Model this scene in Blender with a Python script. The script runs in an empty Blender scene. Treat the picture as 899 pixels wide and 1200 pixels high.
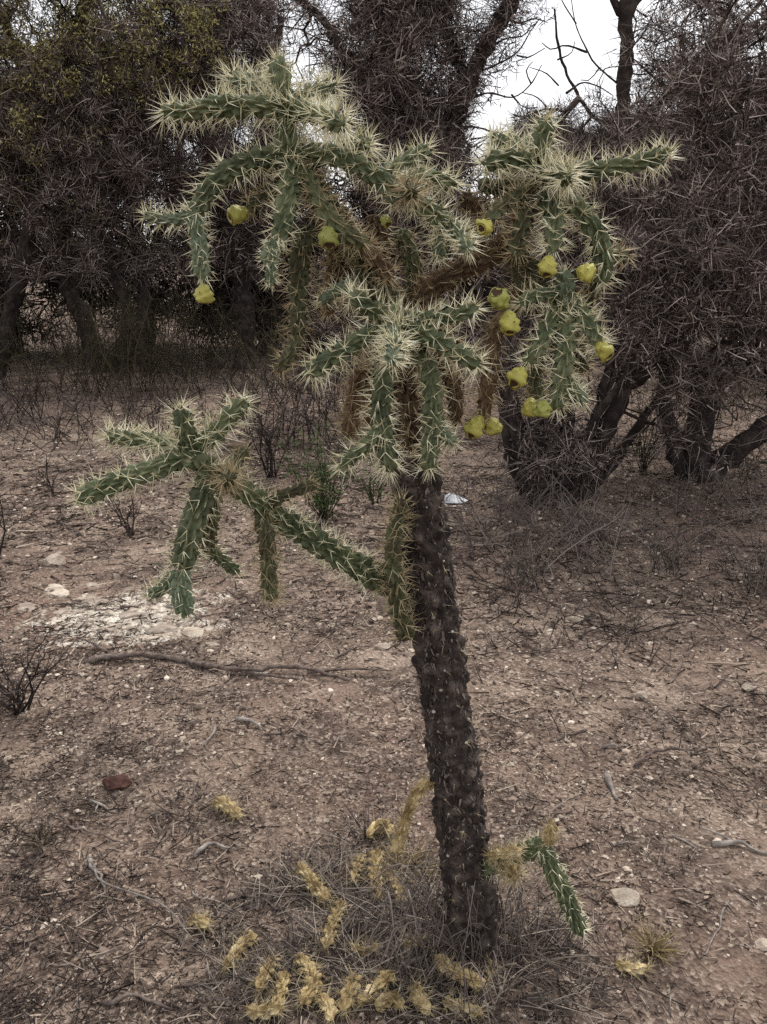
import bpy, math, random
import numpy as np
from mathutils import Vector

# ------------------------------------------------------------------ camera, world, sun, exposure
SC = bpy.context.scene
COL = SC.collection
F_PX, CX, CY, PITCH, CAM_H = 1000.0, 449.5, 600.0, math.radians(17.2), 1.35
cam_d = bpy.data.cameras.new('camera')
cam_d.sensor_fit = 'VERTICAL'
cam_d.angle = 2 * math.atan(600.0 / F_PX)
cam_d.clip_start = 0.05
cam_d.clip_end = 2000
cam = bpy.data.objects.new('camera', cam_d)
COL.objects.link(cam)
cam.location = (0, 0, CAM_H)
cam.rotation_euler = (math.radians(90) - PITCH, 0, 0)
SC.camera = cam

SUN_EL, SUN_AZ = math.radians(54), math.radians(28)     # azimuth measured from +Y towards +X
world = bpy.data.worlds.new('World')
SC.world = world
world.use_nodes = True
wn, wl = world.node_tree.nodes, world.node_tree.links
wn.clear()
w_out = wn.new('ShaderNodeOutputWorld')
w_bg = wn.new('ShaderNodeBackground')
w_sky = wn.new('ShaderNodeTexSky')
w_sky.sky_type = 'NISHITA'
w_sky.sun_disc = False
w_sky.sun_elevation = SUN_EL
w_sky.sun_rotation = SUN_AZ
w_sky.dust_density = 3.0
w_mix = wn.new('ShaderNodeMix')
w_mix.data_type = 'RGBA'
w_mix.inputs['Factor'].default_value = 0.88
w_noise = wn.new('ShaderNodeTexNoise')
w_noise.inputs['Scale'].default_value = 2.2
w_noise.inputs['Detail'].default_value = 5
w_ramp = wn.new('ShaderNodeValToRGB')
w_ramp.color_ramp.elements[0].position = 0.3
w_ramp.color_ramp.elements[1].position = 0.7
w_ramp.color_ramp.elements[0].color = (0.86, 0.87, 0.90, 1)
w_ramp.color_ramp.elements[1].color = (1.0, 0.99, 0.99, 1)
w_mul = wn.new('ShaderNodeVectorMath')
w_mul.operation = 'SCALE'
w_mul.inputs['Scale'].default_value = 7.5
wl.new(w_noise.outputs['Fac'], w_ramp.inputs['Fac'])
wl.new(w_ramp.outputs['Color'], w_mul.inputs[0])
wl.new(w_sky.outputs['Color'], w_mix.inputs['A'])
wl.new(w_mul.outputs['Vector'], w_mix.inputs['B'])
wl.new(w_mix.outputs['Result'], w_bg.inputs['Color'])
w_bg.inputs['Strength'].default_value = 0.1
wl.new(w_bg.outputs['Background'], w_out.inputs['Surface'])

sun_d = bpy.data.lights.new('sun', 'SUN')
sun_d.energy = 1.5
sun_d.angle = math.radians(11)
sun_d.color = (1.0, 0.97, 0.92)
sun = bpy.data.objects.new('sun', sun_d)
COL.objects.link(sun)
sv = Vector((math.sin(SUN_AZ) * math.cos(SUN_EL), math.cos(SUN_AZ) * math.cos(SUN_EL), math.sin(SUN_EL)))
sun.rotation_euler = sv.to_track_quat('Z', 'Y').to_euler()

SC.view_settings.view_transform = 'Standard'
SC.view_settings.look = 'None'
SC.view_settings.exposure = 0.95
SC.view_settings.gamma = 1.0
SC.view_settings.use_curve_mapping = False
SC.render.engine = 'CYCLES'
SC.cycles.max_bounces = 6
SC.cycles.diffuse_bounces = 4
SC.cycles.use_denoising = False

# ------------------------------------------------------------------ pixel helpers (pixels of the 899 x 1200 photograph)
CA, SA = math.cos(PITCH), math.sin(PITCH)


def ray(px, py):
    r, u = (px - CX) / F_PX, (CY - py) / F_PX
    return np.array([r, CA + u * SA, -SA + u * CA])


def at(px, py, Y):
    d = ray(px, py)
    return np.array([0, 0, CAM_H]) + d * (Y / d[1])


def mpp(p):                                   # metres per photo pixel at a point
    return (p[1] * CA - (p[2] - CAM_H) * SA) / F_PX


# ------------------------------------------------------------------ noise + ground height
def _hash(ix, iy, seed):
    h = (ix.astype(np.int64) * 374761393 + iy.astype(np.int64) * 668265263 + seed * 974634777) & 0xFFFFFFFF
    h = ((h ^ (h >> 13)) * 1274126177) & 0xFFFFFFFF
    return ((h ^ (h >> 16)) & 0xFFFF) / 65535.0


def vnoise(x, y, seed=0):
    x, y = np.asarray(x, float), np.asarray(y, float)
    ix, iy = np.floor(x), np.floor(y)
    fx, fy = x - ix, y - iy
    fx, fy = fx * fx * (3 - 2 * fx), fy * fy * (3 - 2 * fy)
    a, b = _hash(ix, iy, seed), _hash(ix + 1, iy, seed)
    c, d = _hash(ix, iy + 1, seed), _hash(ix + 1, iy + 1, seed)
    return (a + (b - a) * fx) * (1 - fy) + (c + (d - c) * fx) * fy


def fbm(x, y, seed=0, oct=3):
    v, a, t = 0, 1.0, 0
    for k in range(oct):
        v = v + a * vnoise(np.asarray(x) * 2 ** k, np.asarray(y) * 2 ** k, seed + k)
        t += a
        a *= 0.5
    return v / t


def gh(x, y):
    x, y = np.asarray(x, float), np.asarray(y, float)
    far = np.clip((np.hypot(x, y) - 3) / 20, 0, 1)
    h = (fbm(x * 0.9 + 5, y * 0.9, 3, 3) - .5) * (0.10 + 0.25 * far)
    h = h + (fbm(x * 6, y * 6, 11, 3) - .5) * 0.022
    h = h + 0.035 * np.exp(-((x - 0.13) ** 2 + (y - 1.36) ** 2) / 0.10)
    return h


def G(px, py):                                # where a photo pixel meets the ground
    d = ray(px, py)
    t = -CAM_H / d[2]
    for _ in range(6):
        z = float(gh(d[0] * t, d[1] * t))
        t = (z - CAM_H) / d[2]
    return np.array([d[0] * t, d[1] * t, CAM_H + d[2] * t])


# ------------------------------------------------------------------ mesh helpers
def nrm(v):
    v = np.asarray(v, float)
    return v / np.maximum(np.linalg.norm(v, axis=-1, keepdims=True), 1e-9)


def mesh(name, V, tris=None, quads=None, mat=None, smooth=True):
    me = bpy.data.meshes.new(name)
    V = np.asarray(V, np.float32)
    nt = 0 if tris is None else len(tris)
    nq = 0 if quads is None else len(quads)
    me.vertices.add(len(V))
    me.vertices.foreach_set('co', V.ravel())
    idx = []
    if nt: idx.append(np.asarray(tris, np.int32).ravel())
    if nq: idx.append(np.asarray(quads, np.int32).ravel())
    idx = np.concatenate(idx)
    me.loops.add(len(idx))
    me.loops.foreach_set('vertex_index', idx)
    me.polygons.add(nt + nq)
    tot = np.concatenate([np.full(nt, 3, np.int32), np.full(nq, 4, np.int32)])
    st = np.concatenate([[0], np.cumsum(tot)[:-1]]).astype(np.int32)
    me.polygons.foreach_set('loop_start', st)
    me.polygons.foreach_set('loop_total', tot)
    me.polygons.foreach_set('use_smooth', np.full(nt + nq, smooth, bool))
    me.update(calc_edges=True)
    if mat is not None: me.materials.append(mat)
    return me


def obj(name, me, parent=None, loc=None):
    o = bpy.data.objects.new(name, me)
    COL.objects.link(o)
    if parent is not None:
        o.parent = parent
        o.matrix_parent_inverse.identity()
    if loc is not None: o.location = loc
    return o


def thing(name, label, cat, loc, group=None):
    o = bpy.data.objects.new(name, None)
    o.empty_display_size = 0.1
    COL.objects.link(o)
    o.location = loc
    return tag(o, label, cat, group)


def tag(o, label, cat, group=None):
    o['label'], o['category'] = label, cat
    if group: o['group'] = group
    return o


class Acc:                                    # collects geometry for one mesh
    def __init__(s): s.V, s.T, s.Q, s.n = [], [], [], 0

    def add(s, V, T=None, Q=None):
        if T is not None and len(T): s.T.append(np.asarray(T) + s.n)
        if Q is not None and len(Q): s.Q.append(np.asarray(Q) + s.n)
        s.V.append(V)
        s.n += len(V)

    def mesh(s, name, mat, org=(0, 0, 0), smooth=True):
        return mesh(name, np.concatenate(s.V) - np.asarray(org), np.concatenate(s.T) if s.T else None,
                    np.concatenate(s.Q) if s.Q else None, mat, smooth)


def catmull(P, step):
    P = np.asarray(P, float)
    if len(P) == 2:
        n = max(3, int(np.linalg.norm(P[1] - P[0]) / step) + 1)
        return P[0] + (P[1] - P[0]) * np.linspace(0, 1, n)[:, None]
    E = np.vstack([2 * P[0] - P[1], P, 2 * P[-1] - P[-2]])
    out = []
    for i in range(1, len(E) - 2):
        t = np.linspace(0, 1, 24, endpoint=False)[:, None]
        a, b, c, d = E[i - 1], E[i], E[i + 1], E[i + 2]
        out.append(.5 * (2 * b + (c - a) * t + (2 * a - 5 * b + 4 * c - d) * t ** 2 + (-a + 3 * b - 3 * c + d) * t ** 3))
    out.append(P[-1:])
    C = np.vstack(out)
    s = np.concatenate([[0], np.cumsum(np.linalg.norm(np.diff(C, axis=0), axis=1))])
    n = max(3, int(s[-1] / step) + 1)
    q = np.linspace(0, s[-1], n)
    return np.stack([np.interp(q, s, C[:, k]) for k in range(3)], 1)


def frames(C):
    T = nrm(np.gradient(C, axis=0))
    N = np.zeros_like(T)
    v = np.cross(T[0], [0.3, 0.9, 0.2])
    N[0] = nrm(v)
    for i in range(1, len(C)):
        v = N[i - 1] - T[i] * np.dot(N[i - 1], T[i])
        N[i] = nrm(v)
    return T, N, np.cross(T, N)


def grid_quads(n, k):
    i, j = np.meshgrid(np.arange(n - 1), np.arange(k), indexing='ij')
    j2 = (j + 1) % k
    return np.stack([i * k + j, i * k + j2, (i + 1) * k + j2, (i + 1) * k + j], -1).reshape(-1, 4)


def tube(C, R, k=6, rough=0, rng=None):
    T, N, B = frames(C)
    th = np.linspace(0, 2 * np.pi, k, endpoint=False)
    R = np.broadcast_to(np.asarray(R, float), (len(C),))
    RR = np.repeat(R[:, None], k, 1)
    if rough: RR = RR * (1 + rng.normal(0, rough, RR.shape))
    V = C[:, None] + RR[..., None] * (np.cos(th)[None, :, None] * N[:, None] + np.sin(th)[None, :, None] * B[:, None])
    V = np.vstack([V.reshape(-1, 3), C[:1], C[-1:]])
    n = len(C)
    j = np.arange(k)
    T1 = np.stack([np.full(k, n * k), (j + 1) % k, j], 1)
    T2 = np.stack([np.full(k, n * k + 1), (n - 1) * k + j, (n - 1) * k + (j + 1) % k], 1)
    return V, np.vstack([T1, T2]), grid_quads(n, k)


def cones(B, D, L, r):                         # thin three-sided spines
    n = len(B)
    D = nrm(D)
    A = nrm(np.cross(D, np.where(np.abs(D[:, 2:3]) < .9, [[0, 0, 1.]], [[1., 0, 0]])))
    C = np.cross(D, A)
    r = np.broadcast_to(r, (n,))[:, None]
    V = np.empty((n, 4, 3))
    for q in range(3):
        a = 2 * math.pi * q / 3
        V[:, q] = B + r * (math.cos(a) * A + math.sin(a) * C)
    V[:, 3] = B + D * np.asarray(L)[:, None]
    i = np.arange(n)[:, None] * 4
    T = np.concatenate([i + np.array([[0, 1, 3]]), i + np.array([[1, 2, 3]]), i + np.array([[2, 0, 3]])])
    return V.reshape(-1, 3), T


def ribbons(B, D, L, W, bend, side=None, rng=None, ts=(0, .35, .7)):   # curved tapering blades
    n = len(B)
    D = nrm(D)
    if side is None: side = nrm(np.cross(D, rng.normal(size=(n, 3))))
    L, W = np.asarray(L)[:, None], np.broadcast_to(W, (n,))[:, None]
    V = np.empty((n, 7, 3))
    for q, t in enumerate(ts):
        c = B + D * L * t + bend * L * t * t
        w = W * (1 - .55 * t) * .5
        V[:, 2 * q], V[:, 2 * q + 1] = c - side * w, c + side * w
    V[:, 6] = B + D * L + bend * L
    i = np.arange(n)[:, None] * 7
    Q = np.concatenate([i + np.array([[0, 1, 3, 2]]), i + np.array([[2, 3, 5, 4]])])
    T = i + np.array([[4, 5, 6]])
    return V.reshape(-1, 3), T, Q


def blades(B, D, L, W, bend, rng):               # cheaper blades: one quad and a tip
    n = len(B)
    D = nrm(D)
    side = nrm(np.cross(D, rng.normal(size=(n, 3))))
    L, W = np.asarray(L)[:, None], np.broadcast_to(W, (n,))[:, None]
    V = np.empty((n, 5, 3))
    V[:, 0], V[:, 1] = B - side * W * .5, B + side * W * .5
    c = B + D * L * .5 + bend * L * .25
    V[:, 2], V[:, 3] = c - side * W * .36, c + side * W * .36
    V[:, 4] = B + D * L + bend * L
    i = np.arange(n)[:, None] * 5
    return V.reshape(-1, 3), i + np.array([[2, 3, 4]]), i + np.array([[0, 1, 3, 2]])


def twig3(C, R):                                # three-sided twig without caps
    T, N, B = frames(C)
    R = np.broadcast_to(np.asarray(R, float), (len(C),))
    th = np.arange(3) * 2.0944
    V = C[:, None] + R[:, None, None] * (np.cos(th)[None, :, None] * N[:, None] + np.sin(th)[None, :, None] * B[:, None])
    return V.reshape(-1, 3), None, grid_quads(len(C), 3)


_g = (1 + 5 ** .5) / 2
ICO_V = nrm(np.array([[-1, _g, 0], [1, _g, 0], [-1, -_g, 0], [1, -_g, 0], [0, -1, _g], [0, 1, _g], [0, -1, -_g], [0, 1, -_g],
                      [_g, 0, -1], [_g, 0, 1], [-_g, 0, -1], [-_g, 0, 1]]))
ICO_T = np.array([[0, 11, 5], [0, 5, 1], [0, 1, 7], [0, 7, 10], [0, 10, 11], [1, 5, 9], [5, 11, 4], [11, 10, 2], [10, 7, 6], [7, 1, 8],
                  [3, 9, 4], [3, 4, 2], [3, 2, 6], [3, 6, 8], [3, 8, 9], [4, 9, 5], [2, 4, 11], [6, 2, 10], [8, 6, 7], [9, 8, 1]])


def subdiv(V, T):
    V = list(map(tuple, V)); cache = {}; out = []

    def mid(a, b):
        k = (min(a, b), max(a, b))
        if k not in cache:
            m = (np.array(V[a]) + np.array(V[b])) / 2
            V.append(tuple(m / np.linalg.norm(m)))
            cache[k] = len(V) - 1
        return cache[k]
    for a, b, c in T:
        x, y, z = mid(a, b), mid(b, c), mid(c, a)
        out += [(a, x, z), (b, y, x), (c, z, y), (x, y, z)]
    return np.array(V), np.array(out)


ICO2 = subdiv(ICO_V, ICO_T)
ICO3 = subdiv(*ICO2)
OCT_V = np.array([[1, 0, 0], [-1, 0, 0], [0, 1, 0], [0, -1, 0], [0, 0, 1], [0, 0, -1.]])
OCT_T = np.array([[0, 2, 4], [2, 1, 4], [1, 3, 4], [3, 0, 4], [2, 0, 5], [1, 2, 5], [3, 1, 5], [0, 3, 5]])


def scatter_solids(P, S, rng, tv, tt, jit=.25):  # many small irregular solids at once
    n, m = len(P), len(tv)
    V = tv[None] * (1 + rng.normal(0, jit, (n, m, 1)))
    V = V * S[:, None, :]
    a = rng.uniform(0, 2 * np.pi, n)
    c, s = np.cos(a)[:, None], np.sin(a)[:, None]
    x, y = V[..., 0] * c - V[..., 1] * s, V[..., 0] * s + V[..., 1] * c
    V = np.stack([x, y, V[..., 2]], -1) + P[:, None]
    T = tt[None] + (np.arange(n) * m)[:, None, None]
    return V.reshape(-1, 3), T.reshape(-1, 3)


# ------------------------------------------------------------------ materials
def mat(name, cols, scale=8.0, rough=0.85, bump=0.0, bscale=60.0, coords='Object', detail=5, rand=0.0, pos=None, spec=0.3, trans=0.0):
    m = bpy.data.materials.new(name)
    m.use_nodes = True
    n, l = m.node_tree.nodes, m.node_tree.links
    b = n['Principled BSDF']
    b.inputs['Roughness'].default_value = rough
    b.inputs['Specular IOR Level'].default_value = spec
    tc = n.new('ShaderNodeTexCoord')
    nz = n.new('ShaderNodeTexNoise')
    nz.inputs['Scale'].default_value = scale
    nz.inputs['Detail'].default_value = detail
    l.new(tc.outputs[coords], nz.inputs['Vector'])
    rp = n.new('ShaderNodeValToRGB')
    e = rp.color_ramp.elements
    while len(e) < len(cols): e.new(0.5)
    for k, c in enumerate(cols):
        e[k].position = pos[k] if pos else 0.3 + 0.4 * k / max(1, len(cols) - 1)
        e[k].color = (*c, 1)
    l.new(nz.outputs['Fac'], rp.inputs['Fac'])
    src = rp.outputs['Color']
    if rand:
        oi = n.new('ShaderNodeObjectInfo')
        mr = n.new('ShaderNodeMapRange')
        mr.inputs['To Min'].default_value = 1 - rand
        mr.inputs['To Max'].default_value = 1 + rand
        l.new(oi.outputs['Random'], mr.inputs['Value'])
        hs = n.new('ShaderNodeHueSaturation')
        l.new(mr.outputs['Result'], hs.inputs['Value'])
        l.new(src, hs.inputs['Color'])
        src = hs.outputs['Color']
    l.new(src, b.inputs['Base Color'])
    if bump:
        n2 = n.new('ShaderNodeTexNoise')
        n2.inputs['Scale'].default_value = bscale
        n2.inputs['Detail'].default_value = 6
        l.new(tc.outputs[coords], n2.inputs['Vector'])
        bp = n.new('ShaderNodeBump')
        bp.inputs['Strength'].default_value = bump
        bp.inputs['Distance'].default_value = 0.01
        l.new(n2.outputs['Fac'], bp.inputs['Height'])
        l.new(bp.outputs['Normal'], b.inputs['Normal'])
    return m


def islands(name, cols, rough=0.9, spec=0.2):    # one random colour of the ramp for each loose piece
    m = bpy.data.materials.new(name)
    m.use_nodes = True
    n, l = m.node_tree.nodes, m.node_tree.links
    b = n['Principled BSDF']
    b.inputs['Roughness'].default_value = rough
    b.inputs['Specular IOR Level'].default_value = spec
    g = n.new('ShaderNodeNewGeometry')
    rp = n.new('ShaderNodeValToRGB')
    e = rp.color_ramp.elements
    while len(e) < len(cols): e.new(0.5)
    for k, c in enumerate(cols):
        e[k].position = k / (len(cols) - 1)
        e[k].color = (*c, 1)
    l.new(g.outputs['Random Per Island'], rp.inputs['Fac'])
    l.new(rp.outputs['Color'], b.inputs['Base Color'])
    return m


M = dict(
    green=mat('cactus_green', [(.046, .058, .026), (.088, .104, .05), (.14, .15, .08)], 26, .55, .3, 220, rand=.2),
    blue=mat('cactus_young', [(.075, .098, .056), (.12, .148, .088), (.17, .192, .124)], 30, .6, .25, 220, rand=.14),
    old=mat('cactus_old', [(.055, .046, .024), (.085, .085, .042), (.11, .12, .06)], 22, .7, .5, 160, rand=.22),
    dead=mat('cactus_brown', [(.05, .032, .02), (.115, .072, .04), (.21, .15, .085)], 30, .85, .8, 150, rand=.25),
    yellow=mat('cactus_straw', [(.12, .075, .03), (.36, .265, .125), (.60, .49, .29)], 35, .85, .8, 150, rand=.2),
    spine=islands('spine_cream', [(.30, .26, .14), (.66, .61, .40), (.84, .81, .64)], .55, .4),
    spine_old=islands('spine_straw', [(.16, .12, .06), (.36, .28, .16), (.55, .47, .30)], .65, .3),
    trunk=mat('cactus_bark', [(.012, .009, .008), (.045, .033, .028), (.125, .098, .082)], 38, .9, 1.0, 140),
    knob=islands('areole_pale', [(.08, .065, .055), (.22, .185, .15), (.42, .37, .30)]),
    flake=islands('bark_flake', [(.025, .019, .017), (.07, .055, .048), (.19, .155, .135)]),
    fruit=mat('fruit_yellow', [(.17, .16, .03), (.34, .31, .06), (.50, .47, .16)], 40, .5, .08, 90, rand=.16),
    fruit_green=mat('fruit_green', [(.12, .13, .03), (.24, .25, .055), (.42, .41, .13)], 30, .5, .08, 90, rand=.2),
    cup=mat('fruit_cup', [(.03, .016, .01), (.085, .042, .024)], 120, .8),
    dot=mat('fruit_areole', [(.03, .02, .012), (.06, .04, .025)], 120, .9),
    bark=mat('tree_bark', [(.010, .007, .006), (.028, .020, .017), (.065, .048, .041)], 14, .95, 1.0, 50),
    twig=islands('twig_bark', [(.010, .007, .006), (.032, .023, .02), (.12, .092, .08)]),
    twig_pale=islands('twig_pale', [(.055, .042, .036), (.13, .103, .09), (.25, .208, .185)]),
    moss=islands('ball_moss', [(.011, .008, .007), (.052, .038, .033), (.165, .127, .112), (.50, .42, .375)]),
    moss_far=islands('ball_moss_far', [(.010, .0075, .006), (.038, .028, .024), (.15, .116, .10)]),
    leaf=islands('leaf_olive', [(.06, .052, .024), (.20, .175, .07), (.42, .37, .15)]),
    brush_leaf=islands('brush_leaf', [(.015, .012, .006), (.05, .042, .02), (.11, .095, .04)]),
    leaf_green=islands('leaf_green', [(.025, .05, .014), (.06, .105, .03), (.11, .165, .05)]),
    drygrass=islands('dry_grass', [(.02, .016, .015), (.08, .064, .058), (.32, .27, .22)]),
    straw=islands('straw', [(.12, .09, .045), (.26, .20, .10), (.40, .32, .18)]),
    brush=islands('brush', [(.010, .008, .005), (.04, .031, .02), (.11, .09, .05)]),
    pebble=islands('pebbles', [(.06, .044, .036), (.16, .118, .094), (.31, .24, .19), (.46, .375, .30), (.66, .57, .47)]),
    litter=islands('litter', [(.010, .007, .006), (.035, .024, .02), (.09, .064, .052), (.40, .32, .25)]),
    stick=mat('stick_wood', [(.06, .042, .036), (.12, .09, .075), (.20, .16, .135)], 40, .9, .8, 120),
    stick_grey=mat('stick_grey', [(.09, .075, .066), (.20, .172, .152), (.34, .30, .27)], 40, .9, .6, 120),
    rock=mat('rock_pale', [(.20, .15, .12), (.32, .26, .21), (.46, .39, .32)], 18, .9, .8, 60, rand=.15),
    rock_white=mat('rock_white', [(.26, .205, .155), (.42, .35, .275), (.58, .50, .41)], 25, .85, .6, 80),
    rock_brown=mat('rock_brown', [(.12, .085, .068), (.22, .165, .135), (.30, .24, .20)], 20, .9, .8, 60, rand=.15),
    brick=mat('brick_red', [(.035, .017, .013), (.065, .027, .02), (.10, .048, .038)], 50, .9, 1, 90),
    paper=mat('white_scrap', [(.30, .31, .33), (.66, .67, .70)], 20, .6),
)


def ground_material():
    m = bpy.data.materials.new('soil')
    m.use_nodes = True
    n, l = m.node_tree.nodes, m.node_tree.links
    b = n['Principled BSDF']
    b.inputs['Roughness'].default_value = 0.95
    b.inputs['Specular IOR Level'].default_value = 0.15
    tc = n.new('ShaderNodeTexCoord')

    def noise(sc, det=6, rough=.6):
        q = n.new('ShaderNodeTexNoise')
        q.inputs['Scale'].default_value = sc
        q.inputs['Detail'].default_value = det
        q.inputs['Roughness'].default_value = rough
        l.new(tc.outputs['Object'], q.inputs['Vector'])
        return q.outputs['Fac']

    def ramp(fac, stops):
        r = n.new('ShaderNodeValToRGB')
        e = r.color_ramp.elements
        while len(e) < len(stops): e.new(.5)
        for k, (p, c) in enumerate(stops):
            e[k].position = p
            e[k].color = (*c, 1)
        l.new(fac, r.inputs['Fac'])
        return r.outputs['Color']

    def mix(f, a, b_, mode='MIX'):
        x = n.new('ShaderNodeMix')
        x.data_type = 'RGBA'
        x.blend_type = mode
        if isinstance(f, float): x.inputs['Factor'].default_value = f
        else: l.new(f, x.inputs['Factor'])
        l.new(a, x.inputs['A'])
        l.new(b_, x.inputs['B'])
        return x.outputs['Result']
    soil = ramp(noise(3.0, 8), [(.32, (.16, .112, .086)), (.5, (.30, .22, .168)), (.66, (.47, .365, .285))])
    red = ramp(noise(9, 5), [(.35, (.17, .105, .082)), (.65, (.32, .215, .168))])
    c = mix(ramp(noise(.8, 4), [(.42, (0, 0, 0)), (.62, (1, 1, 1))]), soil, red)
    dark = ramp(noise(120, 4), [(.35, (.018, .012, .010)), (.6, (.11, .08, .066))])
    c = mix(ramp(noise(3.2, 10, .72), [(.46, (0, 0, 0)), (.60, (.9, .9, .9))]), c, dark)
    v = n.new('ShaderNodeTexVoronoi')
    v.inputs['Scale'].default_value = 120
    l.new(tc.outputs['Object'], v.inputs['Vector'])
    grit = ramp(v.outputs['Color'], [(.2, (.06, .042, .034)), (.55, (.24, .175, .135)), (.9, (.62, .51, .41))])
    c = mix(ramp(noise(14, 6, .7), [(.40, (.08, .08, .08)), (.64, (.8, .8, .8))]), c, grit)
    # pale limestone crust showing through the soil below the left branch
    sep = n.new('ShaderNodeVectorMath')
    sep.operation = 'SUBTRACT'
    l.new(tc.outputs['Object'], sep.inputs[0])
    cc = G(150, 722)
    sep.inputs[1].default_value = tuple(cc)
    sc_ = n.new('ShaderNodeVectorMath')
    sc_.operation = 'MULTIPLY'
    sc_.inputs[1].default_value = (1 / .42, 1 / .30, 0)
    l.new(sep.outputs[0], sc_.inputs[0])
    ln = n.new('ShaderNodeVectorMath')
    ln.operation = 'LENGTH'
    l.new(sc_.outputs[0], ln.inputs[0])
    ad = n.new('ShaderNodeMath')
    ad.operation = 'MULTIPLY_ADD'
    l.new(noise(13, 8, .75), ad.inputs[0])
    ad.inputs[1].default_value = -3.2
    l.new(ln.outputs['Value'], ad.inputs[2])
    crust = ramp(noise(45, 6), [(.32, (.20, .15, .115)), (.47, (.56, .48, .39)), (.6, (.82, .75, .64))])
    cm = n.new('ShaderNodeMapRange')
    cm.inputs['From Min'].default_value = -.80
    cm.inputs['From Max'].default_value = -.95
    l.new(ad.outputs[0], cm.inputs['Value'])
    c = mix(cm.outputs['Result'], c, crust)
    l.new(c, b.inputs['Base Color'])
    add = n.new('ShaderNodeMath')
    add.operation = 'MULTIPLY_ADD'
    l.new(noise(70, 8, .7), add.inputs[0])
    add.inputs[1].default_value = 1.4
    l.new(v.outputs['Distance'], add.inputs[2])
    bp = n.new('ShaderNodeBump')
    bp.inputs['Strength'].default_value = 0.9
    bp.inputs['Distance'].default_value = 0.012
    l.new(add.outputs[0], bp.inputs['Height'])
    l.new(bp.outputs['Normal'], b.inputs['Normal'])
    return m


# ------------------------------------------------------------------ ground
def build_ground():
    t = np.linspace(-1, 1, 241)
    xs = np.sinh(t * 6.2) / np.sinh(6.2) * 420
    ys = np.sinh(t * 6.2) / np.sinh(6.2) * 420 + 1.6
    X, Y = np.meshgrid(xs, ys)
    V = np.stack([X, Y, gh(X, Y)], -1).reshape(-1, 3)
    n = len(t)
    i, j = np.meshgrid(np.arange(n - 1), np.arange(n - 1), indexing='ij')
    a = i * n + j
    Q = np.stack([a, a + 1, a + n + 1, a + n], -1).reshape(-1, 4)
    o = obj('ground', mesh('ground', V, None, Q, ground_material()))
    o['kind'] = 'structure'
    o['label'] = 'dry stony brown soil with gravel and scattered plant litter'


build_ground()


def polar(n, r0, r1, rng, half=0.8):
    r = np.exp(rng.uniform(math.log(r0), math.log(r1), n))
    a = rng.uniform(-half, half, n)
    return r * np.sin(a), r * np.cos(a)


def ground_cover():
    rng = np.random.default_rng(5)
    # gravel
    x, y = polar(64000, .75, 13, rng)
    keep = rng.uniform(size=len(x)) < np.clip((fbm(x * 1.7, y * 1.7, 31, 4) - .33) * 3.6, .05, 1)
    x, y = x[keep], y[keep]
    d = np.hypot(x, y)
    s = np.exp(rng.normal(math.log(.0031), .52, len(x))) * np.clip(d / 2.2, .8, 2.6)
    s = np.minimum(s, .011)
    S = np.stack([s * rng.uniform(.8, 1.5, len(s)), s * rng.uniform(.7, 1.1, len(s)), s * rng.uniform(.45, .85, len(s))], 1)
    P = np.stack([x, y, gh(x, y) + S[:, 2] * .25], 1)
    big = s > .0105
    A = Acc()
    A.add(*scatter_solids(P[~big], S[~big], rng, OCT_V, OCT_T, .22))
    A.add(*scatter_solids(P[big], S[big], rng, ICO_V, ICO_T, .13))
    o = obj('gravel', A.mesh('gravel', M['pebble'], smooth=False))
    o['kind'], o['label'] = 'stuff', 'cream and brown gravel strewn over the soil'
    # litter of leaves and bark
    x, y = polar(150000, .75, 14, rng)
    pn = fbm(x * 1.9 + 9, y * 1.9, 57, 4)
    keep = rng.uniform(size=len(x)) < np.clip((pn - .43) * 7, .07, 1)
    x, y = x[keep], y[keep]
    d = np.hypot(x, y)
    L = np.exp(rng.normal(math.log(.014), .5, len(x))) * np.clip(d / 2.0, .9, 2.6)
    a = rng.uniform(0, 6.283, len(x))
    D = np.stack([np.cos(a), np.sin(a), rng.uniform(-.15, .45, len(x))], 1)
    bend = np.stack([rng.normal(0, .3, len(x)), rng.normal(0, .3, len(x)), rng.normal(-.15, .2, len(x))], 1)
    A = Acc()
    A.add(*blades(np.stack([x, y, gh(x, y) + .003], 1), D, L, rng.uniform(.0014, .0046, len(x)) * np.clip(d / 2.0, .9, 2.4), bend, rng))
    o = obj('leaf_litter', A.mesh('leaf_litter', M['litter'], smooth=False))
    o['kind'], o['label'] = 'stuff', 'dark dry leaf and bark litter lying on the soil'
    # fine twigs
    x, y = polar(24000, .8, 13, rng)
    pn = fbm(x * .9 + 2, y * .9, 77, 3)
    keep = rng.uniform(size=len(x)) < np.clip((pn - .34) * 4, .05, 1)
    x, y = x[keep], y[keep]
    d = np.hypot(x, y)
    n = len(x)
    L = np.exp(rng.normal(math.log(.045), .5, n)) * np.clip(d / 2.5, .9, 2.2)
    a = rng.uniform(0, 6.283, n)
    D = np.stack([np.cos(a), np.sin(a), rng.uniform(-.02, .22, n)], 1)
    B = np.stack([x, y, gh(x, y) + .003], 1)
    A = Acc()
    A.add(*cones(B, D, L, rng.uniform(.001, .0030, n) * np.clip(d / 2.3, .9, 2.2)))
    k = rng.uniform(size=n) < .55
    D2 = D[k] + rng.normal(0, .5, (k.sum(), 3)) * [1, 1, .35]
    A.add(*cones(B[k] + D[k] * L[k][:, None] * .45, D2, L[k] * .6, .0015))
    o = obj('twig_litter', A.mesh('twig_litter', M['litter'], smooth=False))
    o['kind'], o['label'] = 'stuff', 'thin dead twigs scattered over the ground'


ground_cover()

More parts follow.
